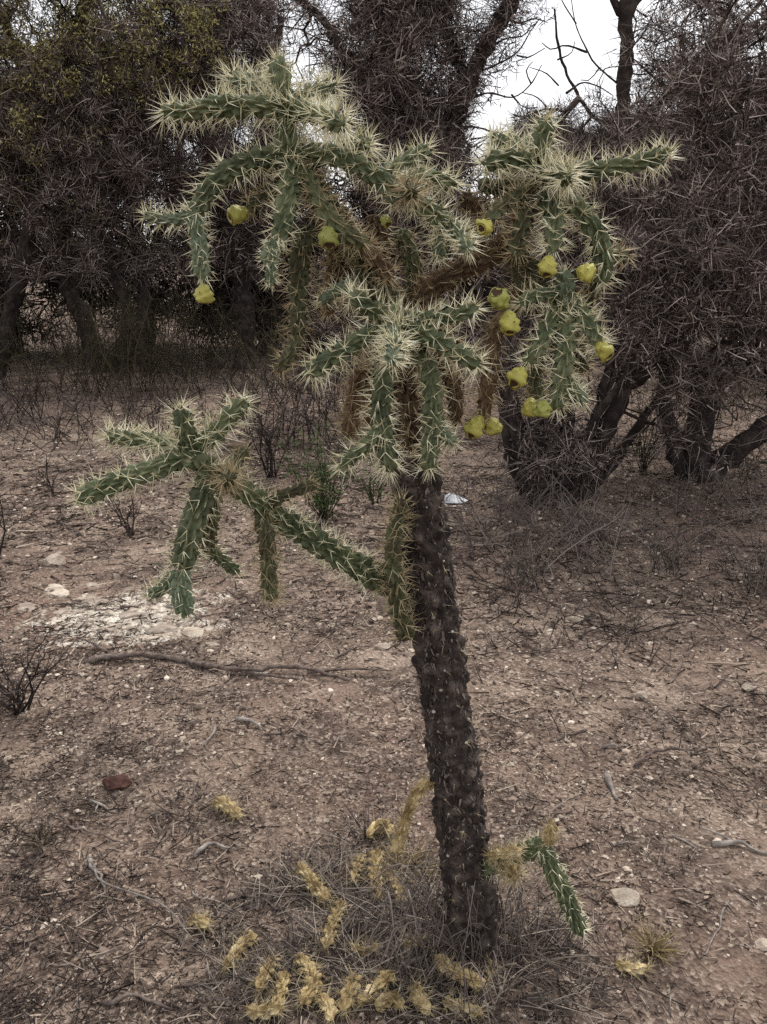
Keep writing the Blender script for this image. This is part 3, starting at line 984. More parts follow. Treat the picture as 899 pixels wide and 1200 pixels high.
def grasses():
    rng = np.random.default_rng(9)
    tangle = Acc()
    for (x, y, n, L, W, lab) in [
            (215, 950, 240, .07, .0016, 'dark grey dry grass tuft on open soil near the red stone'),
            (430, 985, 260, .09, .0016, None), (340, 1040, 300, .09, .0016, None), (300, 1075, 240, .08, .0016, None),
            (620, 1120, 330, .12, .0015, None), (590, 1165, 300, .11, .0015, None), (520, 1090, 280, .15, .0016, None),
            (560, 1110, 200, .15, .0017, None), (480, 1075, 260, .13, .0016, None), (620, 950, 160, .06, .0015, None),
            (655, 1150, 200, .09, .0014, None), (390, 1100, 250, .09, .0015, None), (340, 1160, 260, .09, .0015, None), (450, 1180, 240, .10, .0015, None),
            (540, 1190, 240, .10, .0015, None), (300, 1150, 260, .09, .0016, None), (370, 1130, 300, .10, .0016, None), (420, 1060, 260, .11, .0016, None), (380, 1040, 220, .09, .0016, None), (250, 1085, 200, .08, .0016, None), (420, 1130, 260, .10, .0015, None), (680, 1180, 200, .09, .0015, None), (270, 1180, 220, .08, .0015, None), (400, 1010, 200, .08, .0015, None), (490, 1150, 260, .11, .0015, None), (260, 1120, 180, .07, .0015, None), (500, 1030, 200, .14, .0015, None), (605, 1070, 240, .13, .0015, None)]:
        tuft('grass_tuft', lab, 'grass', x, y, int(n * .6), L, W, 'drygrass', rng, 1.4, None, .065, into=None if lab else tangle)
    o = obj('dry_grass', tangle.mesh('dry_grass', M['drygrass'], smooth=False))
    o['kind'], o['label'] = 'stuff', 'tangled grey dry grass around the foot of the cactus trunk'
    tuft('grass_tuft', 'golden straw tuft growing on bare soil beside a white stone', 'grass', 764, 1112, 150, .07, .0016, 'straw', rng, .7, None, .015)
    tuft('grass_tuft', 'small golden straw tuft standing between the trunk and the leaning dead stem', 'grass', 470, 1020, 130, .10, .0016, 'straw', rng, .8, None, .03)
    tuft('grass_tuft', 'small greenish grass tuft on open soil left of the dry grass', 'grass', 48, 985, 120, .05, .0016, 'brush', rng, .9, None, .02)
    # long bleached stalks by the trunk foot
    n = 130
    c = G(535, 1105)
    A = Acc()
    for k in range(n):
        a = rng.uniform(0, 6.283)
        p = c + np.array([rng.normal(0, .07), rng.normal(0, .05), 0])
        if abs(p[0] - c[0] - .02) < .03: p[1] -= .06
        p[2] = gh(p[0], p[1])
        hgt = rng.uniform(.05, .17)
        q = p + np.array([math.cos(a) * .06, math.sin(a) * .05, hgt])
        e = q + np.array([math.cos(a) * rng.uniform(.03, .1), math.sin(a) * .06, rng.uniform(-.12, .02)])
        A.add(*tube(catmull([p, q, e], .02), rng.uniform(.0007, .0014), 3))
    o = obj('dry_stalks', A.mesh('dry_stalks', M['twig_pale']))
    o['kind'], o['label'] = 'stuff', 'long bleached grass stalks arching round the trunk foot'
    # low fine dry cover over open soil
    m = 620
    x, y = polar(m * 3, 1.0, 9, rng)
    k = fbm(x * 1.1 + 3, y * 1.1, 91, 3) > .55
    x, y = x[k], y[k]
    B = np.repeat(np.stack([x, y, gh(x, y)], 1), 26, 0)
    n = len(B)
    B[:, :2] += rng.normal(0, .028, (n, 2))
    B[:, 2] = gh(B[:, 0], B[:, 1])
    a = rng.uniform(0, 6.283, n)
    D = np.stack([np.cos(a), np.sin(a), rng.uniform(.15, 1.1, n)], 1)
    A = Acc()
    A.add(*ribbons(B, D, rng.uniform(.015, .055, n), .0026, np.stack([np.cos(a) * .2, np.sin(a) * .2, -rng.uniform(.1, .6, n)], 1), rng=rng))
    o = obj('dry_ground_cover', A.mesh('dry_ground_cover', M['twig'], smooth=False))
    o['kind'], o['label'] = 'stuff', 'low wispy dry ground cover over the soil'


grasses()


# ------------------------------------------------------------------ stones, sticks, small things on the ground
def stone(px, py, wpx, hpx, m, label, cat='stone', group=None, name='stone', seed=0, sink=.35, flat=None):
    rng = np.random.default_rng(seed + 1000)
    c = G(px, py)
    k = mpp(c)
    sx, sy, sz = wpx * k / 2, wpx * k / 2 * rng.uniform(.6, .85), (flat or hpx * k / 2)
    V, T = ICO3
    n = 1 + .24 * np.sin(V[:, 0:1] * rng.uniform(2, 4) + rng.uniform(0, 6)) * np.cos(V[:, 1:2] * rng.uniform(2, 4) + rng.uniform(0, 6)) + rng.normal(0, .03, (len(V), 1))
    W = V * n
    for _ in range(9):                                   # knock off facets
        d = nrm(rng.normal(size=3))
        h = rng.uniform(.5, .8)
        p = W @ d
        W = W - np.where(p > h, p - h, 0)[:, None] * d
    W = W * [sx, sy, sz]
    a = rng.uniform(-.5, .5)
    W = np.stack([W[:, 0] * math.cos(a) - W[:, 1] * math.sin(a), W[:, 0] * math.sin(a) + W[:, 1] * math.cos(a), W[:, 2] + sz * (1 - 2 * sink)], 1)
    o = obj(name, mesh(name, W, T, None, M[m], False), None, c)
    return tag(o, label, cat, group)


def stones():
    stone(730, 1056, 38, 24, 'rock_white', 'whitish stone on bare soil near a golden straw tuft', seed=1)
    stone(135, 920, 40, 22, 'brick', 'dark red brick fragment lying on the gravelly soil', 'brick', name='brick_fragment', seed=2)
    stone(675, 728, 24, 14, 'rock_white', 'cream flat stone on dark litter below the right tree', seed=3)
    stone(752, 818, 18, 13, 'rock', 'small round brown stone on the gravel right of the trunk', seed=4)
    stone(875, 808, 18, 12, 'rock', 'pale stone beside the gravel strip under the right tree', seed=5)
    stone(895, 1110, 26, 12, 'rock_white', 'cream stone by a dry twig on open soil', seed=6)
    stone(455, 715, 40, 34, 'rock_brown', 'brown rounded rock close behind the cactus trunk', 'rock', seed=7, name='rock')
    stone(448, 760, 24, 12, 'rock', 'flat pale stone in front of the brown rounded rock', seed=8)
    stone(60, 660, 34, 18, 'rock', 'greyish half-buried rock behind the pale rock shelf', 'rock', seed=9, name='rock')
    rng = np.random.default_rng(3)
    lime = [(64, 694, 46, 16), (30, 712, 30, 9), (192, 736, 50, 16), (228, 742, 38, 12), (108, 706, 34, 10), (150, 720, 30, 10), (168, 748, 34, 8), (252, 756, 26, 8)]
    while len(lime) < 64:
        x, y = rng.normal(140, 75), rng.normal(722, 20)
        if 5 < x < 300 and 680 < y < 770: lime.append((x, y, rng.uniform(8, 22), rng.uniform(4, 9)))
    for i, (x, y, w, h) in enumerate(lime):
        stone(x, y, w, h, ['rock_white', 'rock', 'rock'][i % 3], 'broken limestone piece in the pale crust below the drooping left branch', 'rock', 'limestone pieces below the left branch', 'limestone_piece', 20 + i, sink=.58)
    k = 0
    while k < 52:
        x, y = rng.uniform(5, 894), rng.uniform(560, 1195)
        if 440 < x < 620 and y > 900: continue
        w = rng.uniform(5, 12)
        stone(x, y, w, w * .6, rng.choice(['rock', 'rock_brown', 'rock_brown', 'rock_white'], p=[.4, .25, .25, .1]), 'small loose stone among the gravel on open soil', 'stone', 'loose stones on the soil', 'stone', 100 + k)
        k += 1
    # white scrap
    c = G(530, 588)
    V = np.array([[-.09, -.02, .005], [-.03, -.06, .01], [.05, -.05, .006], [.10, .0, .012], [.04, .05, .02], [-.05, .05, .015], [-.02, .0, .05], [.03, .01, .035]])
    T = [[0, 1, 6], [1, 2, 6], [2, 7, 6], [2, 3, 7], [3, 4, 7], [4, 6, 7], [4, 5, 6], [5, 0, 6], [0, 5, 4], [0, 4, 3], [0, 3, 2], [0, 2, 1]]
    o = obj('litter_scrap', mesh('litter_scrap', V, T, None, M['paper'], False), None, c)
    tag(o, 'crumpled white scrap lying on the ground behind the trunk', 'litter')


stones()


def stick(pts, r, m, label, group=None, branches=(), seed=0, cat='stick', name='stick'):
    rng = np.random.default_rng(seed + 500)
    P = np.array([G(x, y) for x, y in pts])
    k = mpp(P.mean(0))
    P[:, 2] += r * k * .7
    if len(P) > 2: P[1:-1, 2] += rng.uniform(0, .012, len(P) - 2)
    C = catmull(P, .022)
    C = C + rng.normal(0, .0034, C.shape) * [1, 1, .5]
    A = Acc()
    A.add(*tube(C, r * k * .85 * np.linspace(1, .45, len(C)) * (1 + .18 * np.sin(np.arange(len(C)) * 1.3)), 7, .16, rng))
    org = P[0].copy()
    o = obj(name, A.mesh(name, M[m], org), None, org)
    for b in branches:
        Q = np.array([G(x, y) for x, y in b])
        Q[:, 2] += r * k * .7
        Q[1:, 2] += .01
        B = catmull(Q, .012)
        A = Acc()
        A.add(*tube(B, r * k * .5 * np.linspace(1, .4, len(B)), 6, .1, rng))
        obj('side_twig', A.mesh('side_twig', M[m], org), o)
    return tag(o, label, cat, group)


def sticks():
    stick([(98, 778), (140, 775), (185, 773), (235, 782), (285, 790), (330, 787), (372, 792), (410, 800)], 4.8, 'stick', 'long dark fallen branch lying across the soil', branches=[
        [(285, 790), (330, 800), (352, 802)], [(360, 791), (410, 790), (460, 792)], [(140, 775), (110, 760), (90, 752)]], seed=1, cat='branch', name='fallen_branch')
    stick([(106, 1005), (114, 1024), (124, 1048)], 3, 'stick_grey', 'forked pale grey twig pointing up on bare soil', branches=[[(110, 1015), (122, 1040), (190, 1066), (225, 1105)], [(124, 1048), (108, 1060)]], seed=2)
    stick([(280, 843), (296, 850), (310, 857)], 3.2, 'stick_grey', 'short pale stick lying on the sandy patch', seed=3)
    stick([(310, 862), (330, 860), (341, 857)], 2, 'stick', 'thin dark twig beside a short pale stick', seed=4)
    stick([(253, 853), (250, 866), (236, 880)], 2.2, 'stick_grey', 'curved pale twig on gravel below the fallen branch', seed=5)
    stick([(835, 992), (862, 992), (899, 1003)], 4, 'stick_grey', 'weathered grey stick with pale broken end on soil', branches=[[(862, 992), (845, 985), (820, 976)]], seed=6)
    stick([(852, 1060), (840, 1095), (818, 1122)], 1.6, 'stick_grey', 'thin curved pale stalk lying on bare soil', seed=7)
    stick([(812, 742), (806, 768), (788, 800)], 1.8, 'stick', 'thin straight twig leaning on litter below the right tree', seed=8)
    stick([(545, 745), (543, 800), (540, 830)], 2, 'stick', 'thin brown stalk standing close behind the trunk', seed=9)
    stick([(640, 562), (652, 590), (690, 636)], 2.6, 'stick_grey', 'pale bare stick leaning from the multi-stemmed tree base', seed=10)
    stick([(745, 900), (770, 885), (830, 880)], 2.5, 'stick', 'dark twig on the litter right of the trunk', seed=11)
    stick([(712, 910), (718, 925), (722, 940)], 4.5, 'stick_grey', 'stubby weathered grey wood piece with fibrous ribs', seed=12)
    stick([(105, 940), (125, 950), (140, 956)], 2.5, 'stick_grey', 'short forked grey twig below the red stone', branches=[[(115, 944), (112, 957)]], seed=13)
    stick([(80, 968), (130, 985), (150, 993)], 1.6, 'stick', 'thin brown twig left of the forked grey twig', seed=14)
    stick([(230, 1005), (248, 990), (260, 996), (274, 998)], 3.2, 'stick_grey', 'curled weathered bark piece beside dark grass tuft', seed=15)
    stick([(476, 1132), (490, 1128), (506, 1118)], 3.5, 'stick_grey', 'pale grey bark piece in the dry grass below the trunk', seed=16)
    stick([(120, 1180), (160, 1172), (200, 1186)], 3.5, 'stick', 'knobbly weathered wood piece at the edge of bare soil', branches=[[(160, 1172), (170, 1160)]], seed=17)
    stick([(260, 1058), (300, 1052), (330, 1070)], 3, 'stick', 'dark rotting wood piece among grey dry grass', branches=[[(300, 1052), (320, 1040)]], seed=18)
    rng = np.random.default_rng(12)
    for k in range(34):
        x, y = rng.uniform(10, 890), rng.uniform(600, 1190)
        a, l = rng.uniform(0, 6.28), rng.uniform(18, 55)
        q = [(x, y), (x + math.cos(a) * l * .5, y + math.sin(a) * l * .3 + rng.uniform(-4, 4)), (x + math.cos(a) * l, y + math.sin(a) * l * .55)]
        stick(q, rng.uniform(1.1, 2.2), rng.choice(['stick', 'stick', 'stick_grey']), 'thin loose twig lying on the open ground', 'loose twigs on the ground', seed=40 + k)


sticks()


# ------------------------------------------------------------------ woody plants
def colonise(nodes, pts, rng):
    """join every crown point to its nearest wood; returns parent index of each node"""
    N = [np.array(p) for p in nodes]
    par = [-1] * len(N)
    pts = np.array(pts)
    d0 = np.min(np.linalg.norm(pts[:, None] - np.array(N)[None], axis=-1), axis=1)
    for i in np.argsort(d0):
        A = np.array(N)
        d = np.linalg.norm(A - pts[i], axis=1)
        j = int(np.argmin(d))
        a, dist = N[j], d[j]
        k = max(1, int(dist / .10))
        prev = j
        off = rng.normal(0, .10 * dist, 3)
        for q in range(1, k + 1):
            t = q / k
            p = a + (pts[i] - a) * t + off * math.sin(math.pi * t) + rng.normal(0, .012, 3)
            N.append(p)
            par.append(prev)
            prev = len(N) - 1
    return np.array(N), np.array(par)


def wood_mesh(N, par, n0, rng, rmin, grow=.42, rmax=.03):
    """thin four-sided tubes for all edges, thicker towards the limbs"""
    cnt = np.ones(len(N))
    for i in range(len(N) - 1, n0 - 1, -1): cnt[par[i]] += cnt[i]
    i = np.arange(n0, len(N))
    a, b = N[par[i]], N[i]
    ra = np.minimum(rmin * np.maximum(cnt[i], 1) ** grow * 1.05, rmax)
    rb = np.minimum(rmin * np.maximum(cnt[i] - 1, .6) ** grow, rmax)
    D = nrm(b - a)
    S = nrm(np.cross(D, rng.normal(size=D.shape)))
    U = np.cross(D, S)
    V = np.empty((len(i), 8, 3))
    for q in range(4):
        c, s = math.cos(q * math.pi / 2), math.sin(q * math.pi / 2)
        V[:, q] = a + ra[:, None] * (c * S + s * U)
        V[:, 4 + q] = b + D * rb[:, None] * .5 + rb[:, None] * (c * S + s * U)
    k = (np.arange(len(i)) * 8)[:, None]
    Q = np.concatenate([k + np.array([[q, (q + 1) % 4, 4 + (q + 1) % 4, 4 + q]]) for q in range(4)] + [k + np.array([[7, 6, 5, 4]])])
    return V.reshape(-1, 3), Q


def moss_verts(rng, n=74, R=.085, W=.0040, cheap=False):
    z = rng.uniform(-.8, 1, n)
    a = rng.uniform(0, 6.283, n)
    q = np.sqrt(1 - z * z)
    D = np.stack([q * np.cos(a), q * np.sin(a), z], 1)
    B = D * R * (rng.uniform(0, 1, (n, 1)) ** .5) * .75
    D = D + rng.normal(0, .75, (n, 3))
    bend = rng.normal(0, .7, (n, 3)) + [0, 0, .10]
    if cheap: return blades(B, D, R * rng.uniform(.35, .85, n), W, bend, rng)
    return ribbons(B, D, R * rng.uniform(.35, .9, n), W, bend, rng=rng)


_mr = np.random.default_rng(88)
MOSS_GEO = [moss_verts(_mr) for _ in range(7)]
MOSS_ME = [mesh('moss_tuft', v, t, q, M['moss'], False) for v, t, q in MOSS_GEO]
MOSS_FAR_GEO = [moss_verts(_mr, 18, .095, .0085, True) for _ in range(6)]
MOSS_MID_GEO = [moss_verts(_mr, 40, .090, .0054, True) for _ in range(6)]
MOSS_FAR_ME = [mesh('moss_tuft', v, t, q, M['moss_far'], False) for v, t, q in MOSS_FAR_GEO]


def scatter_geo(geos, P, S, rng, mat_, name, org):
    A = Acc()
    for k, (v, t, q) in enumerate(geos):
        sel = np.arange(len(P)) % len(geos) == k
        if not sel.any(): continue
        p, s = P[sel], S[sel]
        a = rng.uniform(0, 6.283, len(p))
        b = rng.uniform(-.6, .6, len(p))
        ca, sa, cb, sb = np.cos(a), np.sin(a), np.cos(b), np.sin(b)
        R = np.zeros((len(p), 3, 3))
        R[:, 0, 0], R[:, 0, 1], R[:, 0, 2] = ca, -sa * cb, sa * sb
        R[:, 1, 0], R[:, 1, 1], R[:, 1, 2] = sa, ca * cb, -ca * sb
        R[:, 2, 1], R[:, 2, 2] = sb, cb
        W = np.einsum('nij,mj->nmi', R, v) * s[:, None, None] + p[:, None]
        off = (np.arange(len(p)) * len(v))[:, None, None]
        A.add(W.reshape(-1, 3), (t[None] + off).reshape(-1, 3), (q[None] + off).reshape(-1, 4))
    return A.mesh(name, mat_, org, False)


def leaf_geo(rng, n=30, R=.10, L=.035, W=.011):
    P = nrm(rng.normal(size=(n, 3))) * R * rng.uniform(.2, 1, (n, 1)) ** .5
    return blades(P, rng.normal(size=(n, 3)) + [0, 0, -.4], L * rng.uniform(.6, 1.3, n), W, rng.normal(0, .2, (n, 3)), rng)


LEAF_GEO = [leaf_geo(_mr) for _ in range(5)]


def tree(name, label, base, trunks, crowns, seed, moss=300, tsize=1.0, far=False, leaves=0, leaf_mat='leaf', rmin=.0032, group=None, tuft_on_trunk=.0, twig='twig', pale=0, cat='tree'):
    """trunks: polylines of (x, y, z) with radii; crowns: (centre, radii, number of twig ends, share of ends with moss)"""
    rng = np.random.default_rng(seed)
    root = thing(name, label, cat, base, group)
    nodes = []
    for k, (pts, r0, r1) in enumerate(trunks):
        C = catmull(pts, .05)
        if r0 > .015: C[1:-1] += np.stack([np.convolve(rng.normal(0, .03, len(C) + 4), np.ones(5) / 5, 'valid') for _ in range(3)], 1)[1:-1] * .6
        R = r0 + (r1 - r0) * np.linspace(0, 1, len(C))
        R[:2] *= 1.15
        A = Acc()
        A.add(*tube(C, R, 11 if r0 > .015 else 5, .16, rng))
        obj('trunk' if k == 0 else 'limb', A.mesh('trunk', M['bark'], base), root)
        if r0 > .015: nodes += list(C[int(len(C) * .15):])
        if tuft_on_trunk: pass
    n0 = len(nodes)
    pts, mossy = [], []
    for c, rad, n, share in crowns:
        q = nrm(rng.normal(size=(n, 3))) * (rng.uniform(0, 1, (n, 1)) ** .42)
        p = np.asarray(c) + q * np.asarray(rad)
        p[:, 2] = np.maximum(p[:, 2], .25)
        pts.append(p)
        mossy.append(rng.uniform(size=n) < share)
    pts, mossy = np.vstack(pts), np.concatenate(mossy)
    N, par = colonise(nodes, pts, rng)
    V, Q = wood_mesh(N, par, n0, rng, rmin)
    # short side spurs
    sp = rng.integers(n0, len(N), int(len(N) * .5))
    sv, st = cones(N[sp], rng.normal(size=(len(sp), 3)), rng.uniform(.03, .09, len(sp)), rmin * .62)
    A = Acc()
    A.add(V, None, Q)
    A.add(sv, st)
    o = obj('twigs', A.mesh('twigs', M[twig], base), root)
    o['kind'] = 'stuff'
    if pale:
        A = Acc()
        for k in range(pale):
            p = N[rng.integers(n0, len(N))].copy()
            d = nrm(rng.normal(size=3) * [1, .5, .8])
            W = [p]
            for q in range(int(rng.integers(4, 9))):
                d = nrm(d + rng.normal(0, .32, 3) + [0, 0, -.08])
                W.append(W[-1] + d * rng.uniform(.06, .12) * tsize)
                if rng.uniform() < .6:
                    e = W[-1] + nrm(d + rng.normal(0, .8, 3)) * rng.uniform(.06, .2)
                    A.add(*twig3(np.array([W[-1], e]), np.array([rmin * .8, rmin * .4])))
            A.add(*twig3(np.array(W), rmin * np.linspace(1.7, .7, len(W))))
        o = obj('pale_twigs', A.mesh('pale_twigs', M['twig_pale'], base), root)
        o['kind'] = 'stuff'
    # ball moss
    P = [pts[mossy]]
    if moss > mossy.sum():
        ex = rng.integers(n0 if not tuft_on_trunk else 0, len(N), moss - int(mossy.sum()))
        near = np.min(np.linalg.norm(N[ex][:, None, :] - pts[mossy][None], axis=-1), axis=1) < .28 if mossy.any() else np.ones(len(ex), bool)
        P.append(N[ex][near] + rng.normal(0, .03, (near.sum(), 3)))
    if tuft_on_trunk:
        ex = rng.integers(0, n0, int(tuft_on_trunk))
        P.append(np.array(nodes)[ex] + rng.normal(0, .10, (len(ex), 3)))
    P = np.vstack(P)
    if len(P):
        S = tsize * rng.uniform(.7, 1.45, len(P))
        order = np.argsort(np.linalg.norm(P - [0, 0, CAM_H], axis=1) / S)
        P, S = P[order], S[order]
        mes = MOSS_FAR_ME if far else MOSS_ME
        lim = 0 if far else 290
        for k in range(min(lim, len(P))):
            t = obj('moss_tuft', mes[k % len(mes)], root, Vector(P[k] - base))
            t.rotation_euler = (rng.uniform(-.6, .6), rng.uniform(-.6, .6), rng.uniform(0, 6.28))
            t.scale = (S[k],) * 3
        if len(P) > lim:
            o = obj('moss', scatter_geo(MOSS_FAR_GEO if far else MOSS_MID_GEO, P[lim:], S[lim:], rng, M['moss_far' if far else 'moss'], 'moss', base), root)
            o['kind'] = 'stuff'
    if leaves:
        ex = rng.integers(n0, len(N), leaves)
        o = obj('foliage', scatter_geo(LEAF_GEO, N[ex], rng.uniform(.7, 1.4, leaves), rng, M[leaf_mat], 'foliage', base), root)
        o['kind'] = 'stuff'
    return root


def px(x, y, Y): return at(x, y, Y)


def fine(Y, lines):                              # thin bare branches given as photo pixels at one distance
    r = np.random.default_rng(int(Y * 10))
    return [([px(x + r.normal(0, 1.5), y + r.normal(0, 1.5), Y + .05 * k + r.normal(0, .02)) for k, (x, y) in enumerate(l)], .010 if len(l) > 3 else .007, .0035) for l in lines]


def trees():
    # right multi-stemmed tree, base at about 4.5 m
    b = G(640, 592)
    Y = b[1]
    tr = [([b + [-.02, 0, -.05], px(612, 530, Y), px(598, 470, Y + .05), px(590, 380, Y + .15), px(600, 250, Y + .2)], .065, .022),
          ([b + [.05, .02, -.05], px(655, 540, Y), px(668, 450, Y + .1), px(690, 330, Y + .2), px(700, 180, Y + .3)], .045, .018),
          ([b + [.12, .05, -.05], px(690, 550, Y + .05), px(735, 450, Y + .05), px(770, 350, Y), px(820, 230, Y), px(880, 90, Y)], .052, .02),
          ([b + [.0, .1, -.05], px(640, 540, Y + .1), px(640, 460, Y + .2), px(650, 330, Y + .3)], .04, .015),
          ([px(735, 450, Y + .05), px(800, 400, Y - .1), px(870, 330, Y - .2), px(940, 250, Y - .2)], .045, .02),
          ([b + [.08, -.03, -.05], px(660, 560, Y - .05), px(700, 490, Y - .1), px(745, 420, Y - .15)], .035, .012),
          ([b + [-.06, .04, -.05], px(600, 540, Y), px(592, 500, Y), px(575, 420, Y + .1), px(560, 330, Y + .2)], .032, .012),
          ([b + [.02, -.03, -.05], px(632, 540, Y - .05), px(622, 480, Y - .05), px(628, 400, Y)], .026, .010),
          ([b + [.10, .0, -.05], px(674, 545, Y), px(690, 500, Y + .05), px(720, 380, Y + .1), px(735, 260, Y + .2)], .036, .012),
          ([b + [.16, .08, -.05], px(705, 560, Y + .1), px(750, 500, Y + .2), px(800, 440, Y + .2), px(850, 400, Y + .2)], .034, .012),
          ([b + [.06, .06, -.05], px(652, 530, Y + .1), px(648, 440, Y + .15), px(668, 300, Y + .2)], .03, .012)]
    cr = [(px(790, 290, Y + .1), (.95, .6, .62), 430, .8), (px(690, 250, Y + .3), (.5, .4, .45), 150, .75), (px(900, 200, Y + .2), (.8, .6, .7), 240, .8),
          (px(640, 400, Y + .25), (.35, .3, .55), 90, .4), (px(820, 450, Y), (.6, .5, .4), 150, .08), (px(660, 540, Y), (.32, .3, .25), 130, .08), (px(850, 70, Y + .3), (.55, .45, .5), 140, .5)]
    tree('mesquite_tree', 'multi-stemmed leafless tree with ball moss, close behind the right fruiting arm', b, tr, cr, 1, moss=1150, tsize=.95, rmin=.0026, tuft_on_trunk=60, pale=110)
    # second right tree
    b = G(815, 560)
    Y = b[1]
    tr = [([b + [0, 0, -.05], px(815, 520, Y), px(830, 470, Y + .1), px(880, 380, Y + .2), px(930, 240, Y + .3)], .09, .03),
          ([b + [.04, 0, -.05], px(850, 535, Y), px(910, 495, Y), px(990, 440, Y + .05), px(1060, 340, Y)], .075, .03),
          ([b + [-.05, 0, -.05], px(795, 530, Y), px(780, 460, Y + .1), px(790, 350, Y + .2), px(800, 150, Y + .4)], .06, .02),
          ([px(910, 495, Y), px(900, 420, Y + .1), px(860, 330, Y + .3), px(840, 200, Y + .4)], .04, .02)]
    cr = [(px(860, 330, Y + .3), (.7, .6, .7), 220, .6), (px(1000, 280, Y + .2), (.8, .7, .9), 220, .6), (px(890, 500, Y), (.6, .5, .3), 70, .05), (px(830, 190, Y + .6), (.6, .5, .5), 150, .7)]
    tree('mesquite_tree', 'dark-limbed leaning tree whose low limb reaches out over the litter', b, tr, cr, 2, moss=560, tsize=.95, rmin=.0028, pale=70)
    # centre tree
    b = G(500, 480)
    Y = b[1]
    tr = [([b + [0, 0, -.05], px(495, 400, Y), px(500, 300, Y), px(520, 190, Y), px(548, 100, Y), px(600, 0, Y), px(640, -90, Y)], .11, .045),
          ([px(500, 300, Y), px(470, 180, Y), px(455, 60, Y), px(450, -100, Y)], .09, .04),
          ([px(470, 180, Y), px(420, 90, Y + .1), px(370, 15, Y + .2), px(310, -20, Y + .2)], .05, .02),
          ([px(548, 100, Y), px(520, 20, Y), px(500, -80, Y)], .05, .03)] + fine(Y, [[(556, 86), (584, 74), (606, 62), (622, 36), (632, 22)], [(606, 62), (622, 66), (638, 58)], [(570, 62), (590, 44), (614, 40), (624, 28)], [(542, 118), (572, 108), (600, 112), (622, 98), (634, 80)], [(600, 112), (612, 124), (630, 128)], [(590, 20), (608, 30), (626, 22), (640, 26)], [(584, 74), (592, 58), (604, 50)], [(536, 150), (560, 146), (584, 152), (606, 148)], [(622, 98), (618, 84), (624, 72)], [(430, 105), (404, 84), (378, 74), (356, 78)], [(404, 84), (388, 96), (370, 100)], [(420, 70), (396, 50), (370, 44), (350, 34)], [(370, 44), (360, 58), (346, 62)]])
    cr = [(px(470, 110, Y - .1), (.56, .45, .85), 330, .9), (px(500, 230, Y - .1), (.42, .35, .45), 110, .8), (px(452, 10, Y), (.40, .4, .4), 120, .85), (px(515, -20, Y), (.28, .35, .35), 60, .7),
          (px(360, 60, Y + .2), (.3, .25, .35), 34, .1), (px(440, 350, Y + .1), (.7, .4, .4), 90, .4)]
    tree('mossy_tree', 'tall tree shaggy with grey ball moss, rising behind the cactus crown', b, tr, cr, 3, moss=850, tsize=1.25, rmin=.0036, tuft_on_trunk=460)
    # thin straight trunk in the sky gap
    b = np.array([*px(735, 300, 7.6)[:2], 0.0])
    b[2] = float(gh(b[0], b[1]))
    tr = [([b + [0, 0, -.1], px(732, 250, 7.6), px(731, 140, 7.6), px(733, 40, 7.6), px(735, -60, 7.6)], .065, .055),
          ([px(733, 30, 7.6), px(745, 5, 7.6), px(765, -25, 7.6)], .03, .02), ([px(733, 20, 7.6), px(718, -5, 7.6), px(700, -40, 7.6)], .03, .02),
          ([px(731, 160, 7.6), px(690, 130, 7.7), px(655, 60, 7.8), px(650, 10, 7.8)], .016, .008)] + fine(7.7, [[(731, 105), (704, 78), (690, 60), (676, 28), (668, -15)], [(690, 60), (664, 52), (648, 58), (636, 50)], [(676, 28), (660, 8), (652, -12)], [(704, 78), (694, 92), (682, 96)], [(664, 110), (684, 96), (700, 100), (716, 112)], [(733, 62), (752, 44), (758, 22), (772, 0), (780, -20)], [(752, 44), (770, 48), (788, 36)], [(655, 100), (640, 84), (622, 80)], [(732, 130), (756, 112), (776, 84), (800, 62)], [(776, 84), (768, 66), (776, 50)], [(653, 72), (668, 62), (672, 48)], [(661, 130), (640, 128), (618, 138), (600, 134)], [(640, 128), (628, 112), (612, 108)], [(758, 22), (744, 10), (742, -8)]]) + [([px(731, 160, 7.6), px(731, 158, 7.6), px(730, 156, 7.6)], .02, .02), ([px(731, 150, 7.6), px(790, 110, 7.7), px(840, 60, 7.8), px(900, -10, 7.8)], .035, .012)]
    cr = [(px(700, 170, 7.8), (1.0, .4, .35), 210, .9), (px(800, 60, 7.8), (.6, .4, .5), 60, .4), (px(640, 200, 7.9), (.6, .3, .35), 120, .9)]
    tree('bare_tree', 'thin straight brown trunk with bare twigs against the white sky', b, tr, cr, 4, moss=520, tsize=1.2, rmin=.0045)
    # left trees
    b = G(285, 432)
    Y = b[1]
    tr = [([b + [0, 0, -.05], px(288, 370, Y), px(280, 320, Y), px(262, 250, Y), px(240, 130, Y), px(235, 0, Y)], .12, .05),
          ([px(280, 320, Y), px(300, 230, Y), px(310, 120, Y), px(330, 20, Y)], .07, .03),
          ([px(262, 250, Y), px(190, 180, Y), px(130, 90, Y)], .06, .03)]
    cr = [(px(230, 120, Y - .3), (1.05, .7, 1.1), 480, .85), (px(285, 20, Y), (.42, .5, .5), 100, .8), (px(260, 290, Y), (.7, .6, .4), 130, .5), (px(330, 200, Y), (.5, .5, .6), 110, .8)]
    tree('mossy_tree', 'dark-trunked mossy tree behind the drooping fruit of the left arm', b, tr, cr, 5, moss=1000, tsize=1.45, rmin=.0045, pale=60)
    b = G(120, 436)
    Y = b[1]
    tr = [([b + [0, 0, -.05], px(100, 380, Y), px(80, 330, Y), px(75, 220, Y), px(90, 80, Y)], .11, .05),
          ([b + [.1, 0, -.05], px(150, 360, Y), px(110, 300, Y), px(40, 296, Y), px(-60, 310, Y)], .07, .04),
          ([b + [.2, 0, -.05], px(170, 350, Y), px(130, 290, Y), px(110, 240, Y), px(140, 100, Y)], .07, .03)]
